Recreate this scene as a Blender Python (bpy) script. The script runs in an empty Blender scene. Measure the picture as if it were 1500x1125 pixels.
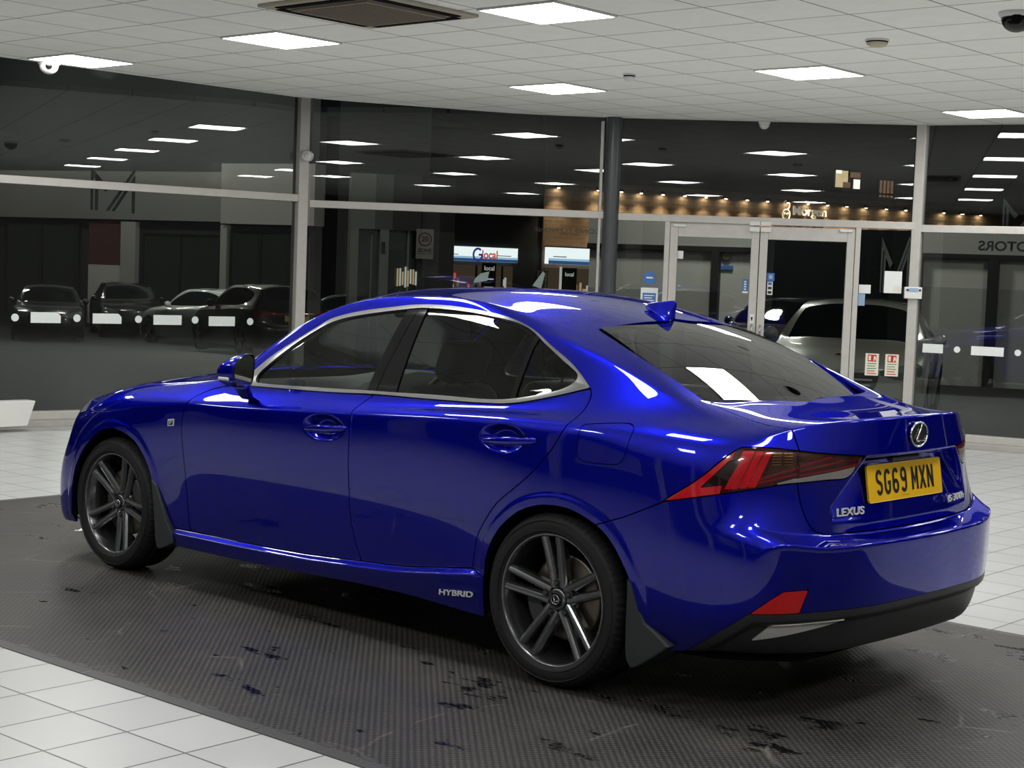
import bpy, bmesh, math, random
import numpy as np
from mathutils import Vector, Matrix
random.seed(7)
COL = bpy.context.scene.collection
PI = math.pi

# ---------------------------------------------------------------- linking, naming, labelling
def link(name, me, mat=None, parent=None, loc=None, label=None):
    o = bpy.data.objects.new(name, me)
    COL.objects.link(o)
    if mat is not None:
        for m in (mat if isinstance(mat, (list, tuple)) else [mat]):
            me.materials.append(m)
    if parent is not None:
        o.parent = parent
    if loc is not None:
        o.location = loc
    if label:
        o['label'] = label
    return o

def tag(o, label, cat, group=None, kind=None):
    o['label'] = label
    o['category'] = cat
    if group: o['group'] = group
    if kind: o['kind'] = kind
    return o

def empty(name, loc, rz=0, label=None, cat=None, group=None):
    o = bpy.data.objects.new(name, None)
    COL.objects.link(o)
    o.empty_display_size = 0.1
    o.location = loc
    o.rotation_euler = (0, 0, rz)
    if label: tag(o, label, cat, group)
    return o

def struct(o):
    o['kind'] = 'structure'
    return o

def copy_tree(o, parent=None):
    c = o.copy(); COL.objects.link(c); c.parent = parent
    for ch in list(o.children):
        copy_tree(ch, c)
    return c

# ---------------------------------------------------------------- mesh building
class MB:
    """collects shapes into one mesh"""
    def __init__(s):
        s.v = []; s.f = []; s.m = []; s.sm = []
    def add(s, vs, fs, mi=0, smooth=False):
        b = len(s.v)
        s.v += [tuple(map(float, v)) for v in vs]
        for f in fs:
            s.f.append(tuple(b + i for i in f)); s.m.append(mi); s.sm.append(smooth)
        return s
    def box(s, lo, hi, mi=0, M=None):
        x0, y0, z0 = lo; x1, y1, z1 = hi
        v = [(x0,y0,z0),(x1,y0,z0),(x1,y1,z0),(x0,y1,z0),(x0,y0,z1),(x1,y0,z1),(x1,y1,z1),(x0,y1,z1)]
        if M is not None: v = [M @ Vector(p) for p in v]
        return s.add(v, [(0,3,2,1),(4,5,6,7),(0,1,5,4),(1,2,6,5),(2,3,7,6),(3,0,4,7)], mi)
    def prism(s, poly, axis, a, b, mi=0, M=None, smooth=False):
        """poly of 2d points extruded along axis (0,1,2) from a to b"""
        def P(p, t):
            q = [p[0], p[1]]; q.insert(axis, t); return q
        n = len(poly)
        v = [P(p, a) for p in poly] + [P(p, b) for p in poly]
        if M is not None: v = [M @ Vector(p) for p in v]
        f = [tuple(range(n))[::-1], tuple(range(n, 2*n))]
        s.add(v, f, mi)
        base = len(s.v) - 2*n
        for i in range(n):
            j = (i+1) % n
            s.f.append((base+i, base+j, base+n+j, base+n+i)); s.m.append(mi); s.sm.append(smooth)
        return s
    def tube(s, pts, r, n=10, mi=0, closed=False, caps=True):
        P = [Vector(p) for p in pts]; k = len(P)
        rr = r if isinstance(r, (list, tuple)) else [r]*k
        vs = []; up = None
        for i in range(k):
            if closed: t = P[(i+1) % k] - P[i-1]
            else: t = P[min(i+1, k-1)] - P[max(i-1, 0)]
            t.normalize()
            if up is None:
                a = Vector((0,0,1)) if abs(t.z) < .9 else Vector((1,0,0))
            else: a = up
            u = a - t*a.dot(t); u.normalize(); w = t.cross(u); up = u
            for j in range(n):
                an = 2*PI*j/n
                vs.append(P[i] + (u*math.cos(an) + w*math.sin(an))*rr[i])
        fs = []
        for i in range(k if closed else k-1):
            i2 = (i+1) % k
            for j in range(n):
                j2 = (j+1) % n
                fs.append((i*n+j, i*n+j2, i2*n+j2, i2*n+j))
        s.add(vs, fs, mi, True)
        if caps and not closed:
            b = len(s.v) - k*n
            s.f.append(tuple(b+j for j in range(n))[::-1]); s.m.append(mi); s.sm.append(False)
            s.f.append(tuple(b+(k-1)*n+j for j in range(n))); s.m.append(mi); s.sm.append(False)
        return s
    def lathe(s, prof, axis=2, c=(0,0,0), n=32, mi=0, smooth=True, closed=False):
        """prof: (r, t) pairs revolved around an axis through c"""
        vs = []; k = len(prof)
        for r, t in prof:
            for j in range(n):
                a = 2*PI*j/n
                q = [r*math.cos(a), r*math.sin(a)]; q.insert(axis, t)
                vs.append((q[0]+c[0], q[1]+c[1], q[2]+c[2]))
        fs = []
        for i in range(k if closed else k-1):
            i2 = (i+1) % k
            for j in range(n):
                j2 = (j+1) % n
                q = (i*n+j, i*n+j2, i2*n+j2, i2*n+j)
                fs.append(q if axis != 1 else q[::-1])
        s.add(vs, fs, mi, smooth)
        return s
    def disc(s, r, t, axis=2, c=(0,0,0), n=32, mi=0, flip=False):
        vs = []
        for j in range(n):
            a = 2*PI*j/n
            q = [r*math.cos(a), r*math.sin(a)]; q.insert(axis, t)
            vs.append((q[0]+c[0], q[1]+c[1], q[2]+c[2]))
        f = tuple(range(n))
        return s.add(vs, [f[::-1] if flip else f], mi)
    def strip(s, A, B, mi=0, smooth=False, closed=False):
        n = len(A)
        fs = [(i, (i+1) % n, n+(i+1) % n, n+i) for i in range(n if closed else n-1)]
        return s.add(list(A)+list(B), fs, mi, smooth)
    def mesh(s, name):
        me = bpy.data.meshes.new(name)
        me.from_pydata(s.v, [], s.f)
        me.polygons.foreach_set('material_index', s.m)
        me.polygons.foreach_set('use_smooth', s.sm)
        me.update()
        return me
    def build(s, name, mat=None, parent=None, loc=None, bevel=0, label=None, fix=True):
        me = s.mesh(name)
        if fix:
            bm = bmesh.new(); bm.from_mesh(me)
            bmesh.ops.recalc_face_normals(bm, faces=bm.faces)
            bm.to_mesh(me); bm.free()
        o = link(name, me, mat, parent, loc, label)
        if bevel:
            md = o.modifiers.new('bevel', 'BEVEL'); md.width = bevel; md.segments = 2
            md.limit_method = 'ANGLE'; md.angle_limit = math.radians(40)
        return o

def rotz(a): return Matrix.Rotation(a, 4, 'Z')
def frame(loc, rz): return Matrix.Translation(loc) @ rotz(rz)

# ---------------------------------------------------------------- lettering: Blender's own font, turned into meshes
def text_mesh(txt, size, depth=0.0, mirror=False, bold=0.0, squeeze=1.0):
    cu = bpy.data.curves.new('lettering', 'FONT')
    cu.body = txt; cu.size = size; cu.extrude = depth; cu.offset = bold
    cu.align_x = 'CENTER'; cu.align_y = 'CENTER'
    o = bpy.data.objects.new('lettering', cu)
    COL.objects.link(o)
    dg = bpy.context.evaluated_depsgraph_get()
    me = bpy.data.meshes.new_from_object(o.evaluated_get(dg))
    bpy.data.objects.remove(o); bpy.data.curves.remove(cu)
    for v in me.vertices:
        v.co.x *= squeeze * (-1 if mirror else 1)
    if mirror: me.flip_normals()
    return me

def text(name, txt, size, mat, parent, M, depth=0.0, mirror=False, bold=0.0, squeeze=1.0, label=None):
    """text in the local x-z plane of M, facing local -y"""
    me = text_mesh(txt, size, depth, mirror, bold, squeeze)
    me.transform(M @ Matrix.Rotation(PI/2, 4, 'X'))
    return link(name, me, mat, parent, label=label)

# ---------------------------------------------------------------- procedural materials
def nt(name):
    m = bpy.data.materials.new(name); m.use_nodes = True
    t = m.node_tree; t.nodes.clear()
    out = t.nodes.new('ShaderNodeOutputMaterial')
    return m, t, out
def node(t, typ, **kw):
    n = t.nodes.new(typ)
    for k, v in kw.items():
        if k.startswith('_'): setattr(n, k[1:], v)
        else: n.inputs[k.replace('__', ' ')].default_value = v
    return n
def rgb(c): return (c[0], c[1], c[2], 1)
def pbr(name, col, rough=.5, metal=0, coat=0, coat_r=.03, spec=.5, emit=None, es=0, noise=0, nscale=40, bump=0, bscale=200, trans=0, ior=1.5, sheen=0):
    m, t, out = nt(name)
    b = node(t, 'ShaderNodeBsdfPrincipled')
    b.inputs['Base Color'].default_value = rgb(col)
    b.inputs['Roughness'].default_value = rough
    b.inputs['Metallic'].default_value = metal
    b.inputs['Coat Weight'].default_value = coat
    b.inputs['Coat Roughness'].default_value = coat_r
    b.inputs['Specular IOR Level'].default_value = spec
    b.inputs['Transmission Weight'].default_value = trans
    b.inputs['IOR'].default_value = ior
    if emit:
        b.inputs['Emission Color'].default_value = rgb(emit); b.inputs['Emission Strength'].default_value = es
    tc = None
    if noise or bump:
        tc = node(t, 'ShaderNodeTexCoord')
    if noise:
        n = node(t, 'ShaderNodeTexNoise', Scale=nscale, Detail=4)
        t.links.new(tc.outputs['Object'], n.inputs['Vector'])
        r = node(t, 'ShaderNodeMapRange'); r.inputs['To Min'].default_value = 1-noise; r.inputs['To Max'].default_value = 1+noise
        t.links.new(n.outputs['Fac'], r.inputs['Value'])
        mx = node(t, 'ShaderNodeMix', _data_type='RGBA', _blend_type='MULTIPLY'); mx.inputs[0].default_value = 1
        mx.inputs[6].default_value = rgb(col)
        t.links.new(r.outputs[0], mx.inputs[7]); t.links.new(mx.outputs[2], b.inputs['Base Color'])
    if bump:
        n = node(t, 'ShaderNodeTexNoise', Scale=bscale, Detail=3)
        t.links.new(tc.outputs['Object'], n.inputs['Vector'])
        bp = node(t, 'ShaderNodeBump', Strength=bump, Distance=.002)
        t.links.new(n.outputs['Fac'], bp.inputs['Height']); t.links.new(bp.outputs[0], b.inputs['Normal'])
    t.links.new(b.outputs[0], out.inputs[0])
    return m
def emis(name, col, s):
    m, t, out = nt(name)
    e = node(t, 'ShaderNodeEmission', Strength=s); e.inputs[0].default_value = rgb(col)
    t.links.new(e.outputs[0], out.inputs[0]); return m
def pane(name, tint=(1,1,1), refl=1.0, ior=1.5, f0=None, haze=None):
    """thin sheet glass: clear straight through, mirror-like by Fresnel"""
    m, t, out = nt(name)
    tr = node(t, 'ShaderNodeBsdfTransparent'); tr.inputs[0].default_value = rgb(tint)
    gl = node(t, 'ShaderNodeBsdfGlossy', Roughness=0.0); gl.inputs[0].default_value = (1,1,1,1)
    fr = node(t, 'ShaderNodeFresnel', IOR=ior)
    mu = node(t, 'ShaderNodeMath', _operation='MULTIPLY'); mu.inputs[1].default_value = refl; mu.use_clamp = True
    t.links.new(fr.outputs[0], mu.inputs[0])
    mx = node(t, 'ShaderNodeMixShader')
    t.links.new(mu.outputs[0], mx.inputs[0]); t.links.new(tr.outputs[0], mx.inputs[1]); t.links.new(gl.outputs[0], mx.inputs[2])
    t.links.new(mx.outputs[0], out.inputs[0]); return m

M = {}
M['black'] = pbr('black_void', (.004,.004,.005), .9, spec=.1)
M['rubber'] = pbr('tyre_rubber', (.012,.012,.013), .62, spec=.35, bump=.25, bscale=120)
M['trim'] = pbr('satin_black_plastic', (.018,.019,.021), .45, spec=.4, bump=.1, bscale=900)
M['flap'] = pbr('mudflap_plastic', (.03,.034,.036), .5, spec=.35, bump=.1, bscale=700)
M['gloss_black'] = pbr('gloss_black', (.006,.006,.007), .10, spec=.35)
M['chrome'] = pbr('chrome', (.72,.73,.74), .12, metal=1)
M['letter'] = pbr('bright_chrome_lettering', (.74,.75,.76), .22, metal=.45)
M['satin_chrome'] = pbr('satin_chrome', (.42,.42,.42), .26, metal=1)
M['rim'] = pbr('graphite_alloy', (.19,.195,.205), .24, metal=.9, coat=.5, coat_r=.06)
M['disc'] = pbr('brake_disc_steel', (.20,.17,.14), .38, metal=.9, noise=.4, nscale=30)
M['caliper'] = pbr('caliper_iron', (.06,.06,.065), .5, metal=.5)
M['cloth'] = pbr('black_leather', (.012,.012,.013), .55, bump=.2, bscale=300)
M['dash'] = pbr('dashboard_plastic', (.016,.016,.018), .6)
def paint(name, base, flake):
    m, t, out = nt(name)
    tc = node(t, 'ShaderNodeTexCoord')
    v = node(t, 'ShaderNodeTexVoronoi', Scale=900)
    t.links.new(tc.outputs['Object'], v.inputs['Vector'])
    mx = node(t, 'ShaderNodeMix', _data_type='RGBA')
    mx.inputs[6].default_value = rgb(base); mx.inputs[7].default_value = rgb(flake)
    sp = node(t, 'ShaderNodeSeparateColor')
    t.links.new(v.outputs['Color'], sp.inputs[0]); t.links.new(sp.outputs[0], mx.inputs[0])
    # candy layer: pigment under flakes, clear lacquer on top
    df = node(t, 'ShaderNodeBsdfDiffuse'); df.inputs[0].default_value = rgb(base)
    gl = node(t, 'ShaderNodeBsdfAnisotropic', Roughness=.36); t.links.new(mx.outputs[2], gl.inputs[0])
    m1 = node(t, 'ShaderNodeMixShader'); m1.inputs[0].default_value = .80
    t.links.new(df.outputs[0], m1.inputs[1]); t.links.new(gl.outputs[0], m1.inputs[2])
    lac = node(t, 'ShaderNodeBsdfAnisotropic', Roughness=.012); lac.inputs[0].default_value = (1,1,1,1)
    fr = node(t, 'ShaderNodeFresnel', IOR=1.5)
    m2 = node(t, 'ShaderNodeMixShader'); t.links.new(fr.outputs[0], m2.inputs[0]); t.links.new(m1.outputs[0], m2.inputs[1]); t.links.new(lac.outputs[0], m2.inputs[2])
    t.links.new(m2.outputs[0], out.inputs[0]); return m
M['blue'] = paint('deep_blue_mica_paint', (.001,.003,.16), (.002,.005,.60))

# ---------------------------------------------------------------- smooth surfaces through measured points
def subsurf(V, F, creases, level):
    """Catmull-Clark surface of a cage, returned as numpy arrays; the first len(V) vertices belong to the cage points"""
    me = bpy.data.meshes.new('cage'); me.from_pydata([tuple(v) for v in V], [], F)
    if creases:
        at = me.attributes.new('crease_edge', 'FLOAT', 'EDGE')
        ix = {tuple(sorted(e.vertices)): e.index for e in me.edges}
        for (a, b), w in creases.items():
            k = ix.get((min(a, b), max(a, b)))
            if k is not None: at.data[k].value = w
    o = bpy.data.objects.new('cage', me); COL.objects.link(o)
    md = o.modifiers.new('s', 'SUBSURF'); md.levels = level; md.render_levels = level
    md.use_limit_surface = True; md.quality = 4; md.boundary_smooth = 'PRESERVE_CORNERS'
    dg = bpy.context.evaluated_depsgraph_get()
    ev = o.evaluated_get(dg); m2 = ev.to_mesh()
    n = len(m2.vertices); co = np.empty(n*3); m2.vertices.foreach_get('co', co)
    nf = len(m2.polygons); fc = np.empty(nf*4, dtype=np.int32); m2.loops.foreach_get('vertex_index', fc)
    ev.to_mesh_clear()
    bpy.data.objects.remove(o); bpy.data.meshes.remove(me)
    return co.reshape(-1, 3), fc.reshape(-1, 4)

def fit_surface(T, F, creases, level, mirror=True, iters=4, pull=.8):
    """cage whose limit surface passes through the points T; points with y == 0 are mirrored about the centre plane"""
    T = np.array(T, float); n = len(T)
    if mirror:
        mid = np.abs(T[:, 1]) < 1e-9
        idx = np.where(mid, np.arange(n), -1); k = n; ex = []
        for i in range(n):
            if not mid[i]: idx[i] = k; ex.append(i); k += 1
        TF = np.vstack([T, T[ex]*[1, -1, 1]])
        F2 = F + [tuple(idx[i] for i in f)[::-1] for f in F]
        cr = dict(creases)
        for (a, b), w in creases.items(): cr[(idx[a], idx[b])] = w
    else: TF, F2, cr = T, F, creases
    C = TF.copy()
    for it in range(iters):
        S, _ = subsurf(C, F2, cr, 1)
        C = C + pull*(TF - S[:len(C)])
    S, Q = subsurf(C, F2, cr, level)
    if mirror:
        ctr = S[Q][:, :, 1].mean(1)
        Q = Q[ctr > 0]
        u, inv = np.unique(Q, return_inverse=True)
        S = S[u]; Q = inv.reshape(Q.shape)
    return S, Q

def vnormals(V, T):
    a, b, c = V[T[:, 0]], V[T[:, 1]], V[T[:, 2]]
    fn = np.cross(b-a, c-a)
    N = np.zeros_like(V)
    for k in range(3):
        for d in range(3): N[:, d] += np.bincount(T[:, k], weights=fn[:, d], minlength=len(V))
    L = np.linalg.norm(N, axis=1); L[L == 0] = 1
    return N / L[:, None]

def poly_sdf(P, poly):
    """signed distance (negative inside) of points P (n,2) to a closed polygon"""
    poly = np.asarray(poly, float); n = len(poly)
    d = np.full(len(P), 1e18); ins = np.zeros(len(P), bool)
    for i in range(n):
        a = poly[i]; b = poly[(i+1) % n]; e = b-a; w = P-a
        L = e@e
        if L < 1e-14: continue
        t = np.clip((w@e)/L, 0, 1); q = w - t[:, None]*e
        d = np.minimum(d, (q*q).sum(1))
        c = (a[1] > P[:, 1]) != (b[1] > P[:, 1])
        if abs(b[1]-a[1]) > 1e-14:
            x = a[0] + (P[:, 1]-a[1])*(b[0]-a[0])/(b[1]-a[1])
            ins ^= c & (P[:, 0] < x)
    d = np.sqrt(d)
    return np.where(ins, -d, d)

def spline(pts, per=8, closed=False):
    """Catmull-Rom through points; a point repeated twice makes a corner"""
    P = [np.array(p, float) for p in pts]
    if closed: segs = [(P[i-1], P[i], P[(i+1) % len(P)], P[(i+2) % len(P)]) for i in range(len(P))]
    else: segs = [(P[max(i-1, 0)], P[i], P[i+1], P[min(i+2, len(P)-1)]) for i in range(len(P)-1)]
    out = []
    for a, b, c, d in segs:
        if np.allclose(b, c): continue
        for k in range(per):
            t = k/per
            m1 = (c-a)/2 if not np.allclose(a, b) else (c-b)
            m2 = (d-b)/2 if not np.allclose(c, d) else (c-b)
            # centripetal-ish clamp
            l = np.linalg.norm(c-b)
            for m in (m1, m2):
                k2 = np.linalg.norm(m)
                if k2 > 1.5*l: m *= 1.5*l/k2
            h = (2*t**3-3*t**2+1)*b + (t**3-2*t**2+t)*m1 + (-2*t**3+3*t**2)*c + (t**3-t**2)*m2
            out.append(h)
    if not closed: out.append(P[-1])
    return np.array(out)

class Sheet:
    """triangle sheet with vertex normals that can be cut along level sets"""
    def __init__(s, V, T, N=None):
        s.V, s.T = V, T
        s.N = vnormals(V, T) if N is None else N
    def keep(s, g):
        """the part where g <= 0 (g per vertex)"""
        T = s.T; ins = g <= 0
        k = ins[T].sum(1)
        T3 = T[k == 3]
        nv = len(s.V)
        part = T[(k == 1) | (k == 2)]
        if len(part) == 0:
            return s.compact(T3, s.V, s.N)
        # rotate so that the odd vertex comes first
        pi = ins[part]; odd = np.where(pi.sum(1) == 1, 1, 0)
        o = np.argmax(pi == odd[:, None].astype(bool), axis=1)
        r = np.arange(len(part))
        a = part[r, o]; b = part[r, (o+1) % 3]; c = part[r, (o+2) % 3]
        E = np.vstack([np.sort(np.stack([a, b], 1), 1), np.sort(np.stack([a, c], 1), 1)])
        ue, inv = np.unique(E, axis=0, return_inverse=True); inv = inv.ravel()
        ga, gb = g[ue[:, 0]], g[ue[:, 1]]
        t = np.clip(ga/(ga-gb), 0.0, 1.0)[:, None]
        NV = s.V[ue[:, 0]]*(1-t) + s.V[ue[:, 1]]*t
        NN = s.N[ue[:, 0]]*(1-t) + s.N[ue[:, 1]]*t
        NN /= np.maximum(np.linalg.norm(NN, axis=1), 1e-9)[:, None]
        m = len(part); ab = nv + inv[:m]; ac = nv + inv[m:]
        one = odd == 1
        T1 = np.stack([a, ab, ac], 1)[one]
        two = ~one
        T2 = np.stack([ab, b, c], 1)[two]; T4 = np.stack([ab, c, ac], 1)[two]
        return s.compact(np.vstack([T3, T1, T2, T4]), np.vstack([s.V, NV]), np.vstack([s.N, NN]))
    def compact(s, T, V, N):
        if len(T) == 0: return Sheet(np.zeros((0,3)), np.zeros((0,3), int), np.zeros((0,3)))
        u, inv = np.unique(T, return_inverse=True)
        return Sheet(V[u], inv.reshape(-1, 3), N[u])
    def shifted(s, d):
        return Sheet(s.V + s.N*np.asarray(d).reshape(-1, 1) if np.ndim(d) else s.V + s.N*d, s.T, s.N)
    def mirrored(s):
        f = np.array([1, -1, 1])
        return Sheet(s.V*f, s.T[:, ::-1], s.N*f)
    def plus(s, o):
        return Sheet(np.vstack([s.V, o.V]), np.vstack([s.T, o.T+len(s.V)]), np.vstack([s.N, o.N]))
    def both(s): return s.plus(s.mirrored())
    def border(s):
        T = s.T
        E = np.vstack([T[:, [0,1]], T[:, [1,2]], T[:, [2,0]]])
        key = np.sort(E, 1); u, inv, cnt = np.unique(key, axis=0, return_inverse=True, return_counts=True)
        return E[cnt[inv.ravel()] == 1]
    def build(s, name, mat, parent=None, flange=0.0, label=None, skip_mid=True):
        V, T, N = s.V, s.T, s.N
        nl = N[T].reshape(-1, 3)
        if flange:
            B = s.border()
            if skip_mid:
                B = B[~((np.abs(V[B[:, 0], 1]) < 1e-4) & (np.abs(V[B[:, 1], 1]) < 1e-4))]
            ub, inv = np.unique(B, return_inverse=True); inv = inv.reshape(-1, 2)
            top = V[ub]; low = V[ub] - N[ub]*flange
            nv = len(V)
            k = len(ub)
            V = np.vstack([V, top, low])
            a, b = nv+inv[:, 0], nv+inv[:, 1]; c, d = a+k, b+k
            T = np.vstack([T, np.stack([b, a, c], 1), np.stack([b, c, d], 1)])
            # flange normals are flat: leave them to the face
            e = V[b]-V[a]; fn = np.cross(V[a]-V[b], V[c]-V[b]); fn /= np.maximum(np.linalg.norm(fn, axis=1), 1e-12)[:, None]
            fl = np.repeat(np.vstack([fn, fn]), 3, axis=0)
            nl = np.vstack([nl, fl])
        me = bpy.data.meshes.new(name)
        nt_ = len(T)
        me.vertices.add(len(V)); me.vertices.foreach_set('co', V.astype(np.float32).ravel())
        me.loops.add(nt_*3); me.loops.foreach_set('vertex_index', T.astype(np.int32).ravel())
        me.polygons.add(nt_); me.polygons.foreach_set('loop_start', np.arange(0, nt_*3, 3, dtype=np.int32))
        me.polygons.foreach_set('use_smooth', np.ones(nt_, bool))
        me.update(calc_edges=True); me.validate()
        if len(me.loops) == len(nl):
            me.normals_split_custom_set([tuple(x) for x in nl])
        return link(name, me, mat, parent, label=label)

# ---------------------------------------------------------------- saloon body: measured half, each column runs bottom -> top (x, half width, z)
CAGE = [
 # front face, centre to corner
 [(-2.20,0,.20),(-2.25,0,.30),(-2.28,0,.45),(-2.27,0,.58),(-2.255,0,.66),(-2.24,0,.70),(-2.20,0,.735)],
 [(-2.19,.25,.20),(-2.235,.25,.29),(-2.26,.25,.45),(-2.25,.25,.575),(-2.24,.25,.66),(-2.22,.25,.70),(-2.18,.25,.74)],
 [(-2.15,.45,.195),(-2.19,.48,.28),(-2.20,.48,.45),(-2.19,.48,.57),(-2.17,.47,.65),(-2.15,.47,.70),(-2.12,.45,.745)],
 [(-2.08,.62,.19),(-2.10,.65,.27),(-2.10,.66,.44),(-2.07,.66,.56),(-2.04,.655,.64),(-2.0,.645,.71),(-1.98,.60,.755)],
 [(-1.965,.765,.175),(-1.98,.785,.24),(-1.97,.79,.42),(-1.915,.795,.545),(-1.88,.79,.64),(-1.845,.778,.715),(-1.83,.735,.775)],
 # side
 [(-1.80,.83,.175),(-1.80,.858,.25),(-1.80,.872,.42),(-1.77,.868,.56),(-1.74,.855,.66),(-1.71,.83,.735),(-1.68,.76,.80),(-1.75,.62,.828),(-1.85,.45,.838),(-1.92,.25,.845),(-1.95,0,.848)],
 [(-1.40,.80,.19),(-1.40,.875,.26),(-1.40,.893,.45),(-1.40,.896,.66),(-1.40,.886,.75),(-1.40,.855,.82),(-1.40,.78,.873),(-1.40,.64,.895),(-1.42,.45,.912),(-1.43,.25,.925),(-1.43,0,.93)],
 [(-1.0,.84,.185),(-1.0,.860,.245),(-1.0,.868,.45),(-1.0,.885,.66),(-1.0,.884,.775),(-1.0,.870,.853),(-.98,.785,.915),(-.74,.745,.958),(-.88,.58,.975),(-.98,.30,.985),(-1.01,0,.99)],
 [(-.57,.838,.185),(-.57,.846,.243),(-.57,.861,.44),(-.57,.883,.66),(-.57,.888,.79),(-.57,.879,.862),(-.57,.815,.945),(-.47,.765,1.06),(-.56,.665,1.088),(-.66,.35,1.14),(-.69,0,1.155)],
 [(-.10,.838,.195),(-.10,.846,.25),(-.10,.860,.44),(-.10,.884,.66),(-.10,.889,.80),(-.10,.881,.882),(-.10,.816,.957),(-.12,.648,1.275),(-.15,.578,1.31),(-.22,.30,1.357),(-.24,0,1.368)],
 [(.35,.839,.21),(.35,.847,.262),(.35,.860,.44),(.35,.884,.66),(.35,.889,.81),(.35,.882,.905),(.35,.816,.972),(.35,.613,1.342),(.35,.54,1.378),(.34,.30,1.41),(.34,0,1.42)],
 [(.75,.845,.21),(.75,.855,.29),(.75,.866,.45),(.75,.886,.66),(.75,.891,.82),(.75,.882,.928),(.75,.812,.987),(.75,.62,1.335),(.76,.54,1.372),(.78,.30,1.402),(.78,0,1.411)],
 [(1.08,.855,.195),(1.08,.874,.32),(1.08,.883,.47),(1.08,.895,.66),(1.08,.896,.82),(1.08,.883,.943),(1.08,.805,1.0),(1.08,.665,1.265),(1.20,.50,1.288),(1.255,.28,1.312),(1.27,0,1.32)],
 [(1.42,.84,.20),(1.42,.88,.32),(1.42,.905,.50),(1.42,.908,.68),(1.42,.904,.82),(1.42,.884,.95),(1.42,.797,1.015),(1.47,.66,1.163),(1.50,.545,1.190),(1.53,.28,1.212),(1.54,0,1.219)],
 [(1.75,.84,.20),(1.75,.875,.32),(1.75,.897,.50),(1.75,.898,.68),(1.75,.893,.82),(1.75,.868,.945),(1.75,.785,1.0),(1.79,.672,1.049),(1.80,.59,1.062),(1.825,.30,1.056),(1.83,0,1.052)],
 [(1.98,.82,.235),(2.0,.862,.34),(2.0,.874,.57),(2.0,.868,.68),(2.0,.858,.80),(2.0,.825,.925),(2.02,.755,.972),(2.04,.65,1.0),(2.05,.52,1.02),(2.06,.28,1.027),(2.06,0,1.028)],
 # rear corner and rear face
 [(2.14,.755,.245),(2.208,.790,.35),(2.215,.80,.608),(2.17,.785,.68),(2.145,.765,.80),(2.14,.742,.915),(2.13,.70,.962)],
 [(2.27,.615,.245),(2.3145,.634,.345),(2.325,.64,.613),(2.262,.61,.65),(2.235,.585,.79),(2.228,.588,.905),(2.20,.585,1.0)],
 [(2.34,.45,.245),(2.3835,.446,.345),(2.395,.45,.616),(2.303,.45,.64),(2.305,.43,.79),(2.298,.44,.905),(2.272,.43,1.022)],
 [(2.36,.24,.245),(2.408,.239,.342),(2.42,.24,.616),(2.316,.24,.632),(2.333,.22,.79),(2.335,.24,.905),(2.312,.25,1.03)],
 [(2.365,0,.245),(2.415,0,.34),(2.427,0,.615),(2.32,0,.63),(2.338,0,.79),(2.346,0,.905),(2.325,0,1.032)],
]
def cage_faces(cols, ncor_f=4, nrow=7, ntop=11):
    """vertex list, quads and an index lookup for a cage written as columns"""
    V = []; ix = {}
    for c, col in enumerate(cols):
        for r, p in enumerate(col):
            ix[c, r] = len(V); V.append(p)
    n = len(cols); cf = ncor_f; cr = n-1-ncor_f
    F = []
    for c in range(n-1):
        for r in range(nrow-1):
            F.append((ix[c, r], ix[c, r+1], ix[c+1, r+1], ix[c+1, r]))
    # the top joins the corner columns' own upper edge
    def top(c, r):
        if c == cf: return ix[cf-(r-(nrow-1)), nrow-1]
        if c == cr: return ix[cr+(r-(nrow-1)), nrow-1]
        return ix[c, r]
    for c in range(cf, cr):
        for r in range(nrow-1, ntop-1):
            F.append((top(c, r), top(c, r+1), top(c+1, r+1), top(c+1, r)))
    return V, F, top, ix
CV, CF, ctop, cix = cage_faces(CAGE)
CREASE = {}
def cr_row(r, c0, c1, w):
    for c in range(c0, c1): CREASE[(ctop(c, r) if r >= 6 else cix[c, r], ctop(c+1, r) if r >= 6 else cix[c+1, r])] = w
def cr_col(c, r0, r1, w):
    for r in range(r0, r1): CREASE[(ctop(c, r), ctop(c, r+1))] = w
cr_row(5, 7, 14, .35)          # shoulder line
cr_row(6, 8, 13, .4)           # belt
cr_row(7, 8, 13, .3)
cr_col(7, 7, 10, .8)           # foot of the windscreen
cr_col(14, 8, 10, .7)          # foot of the rear window
cr_row(8, 12, 14, .35)
cr_row(7, 12, 15, .5)
for c in range(16, 20):
    CREASE[(cix[c, 2], cix[c+1, 2])] = .9      # bumper ledge, outer
    CREASE[(cix[c, 3], cix[c+1, 3])] = .7       # bumper ledge, inner
    CREASE[(cix[c, 6], cix[c+1, 6])] = .75      # spoiler lip
    CREASE[(cix[c, 5], cix[c+1, 5])] = .45

# ---------------------------------------------------------------- the blue saloon
def smooth01(t):
    t = np.clip(t, 0, 1); return t*t*(3-2*t)
def U(V): return np.stack([np.arctan2(V[:, 0]-1.55, V[:, 1])*.9, V[:, 2]], 1)      # round the tail: unrolled angle, height
def uz(pts): return U(np.abs(np.array(pts, float)*[1, 1, 1]))
def XZ(V): return V[:, [0, 2]]
def XY(V): return V[:, [0, 1]]
def SH(V): return np.stack([V[:, 0]-V[:, 2], V[:, 1]], 1)                            # over the tail edge: x - z, half width

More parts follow.
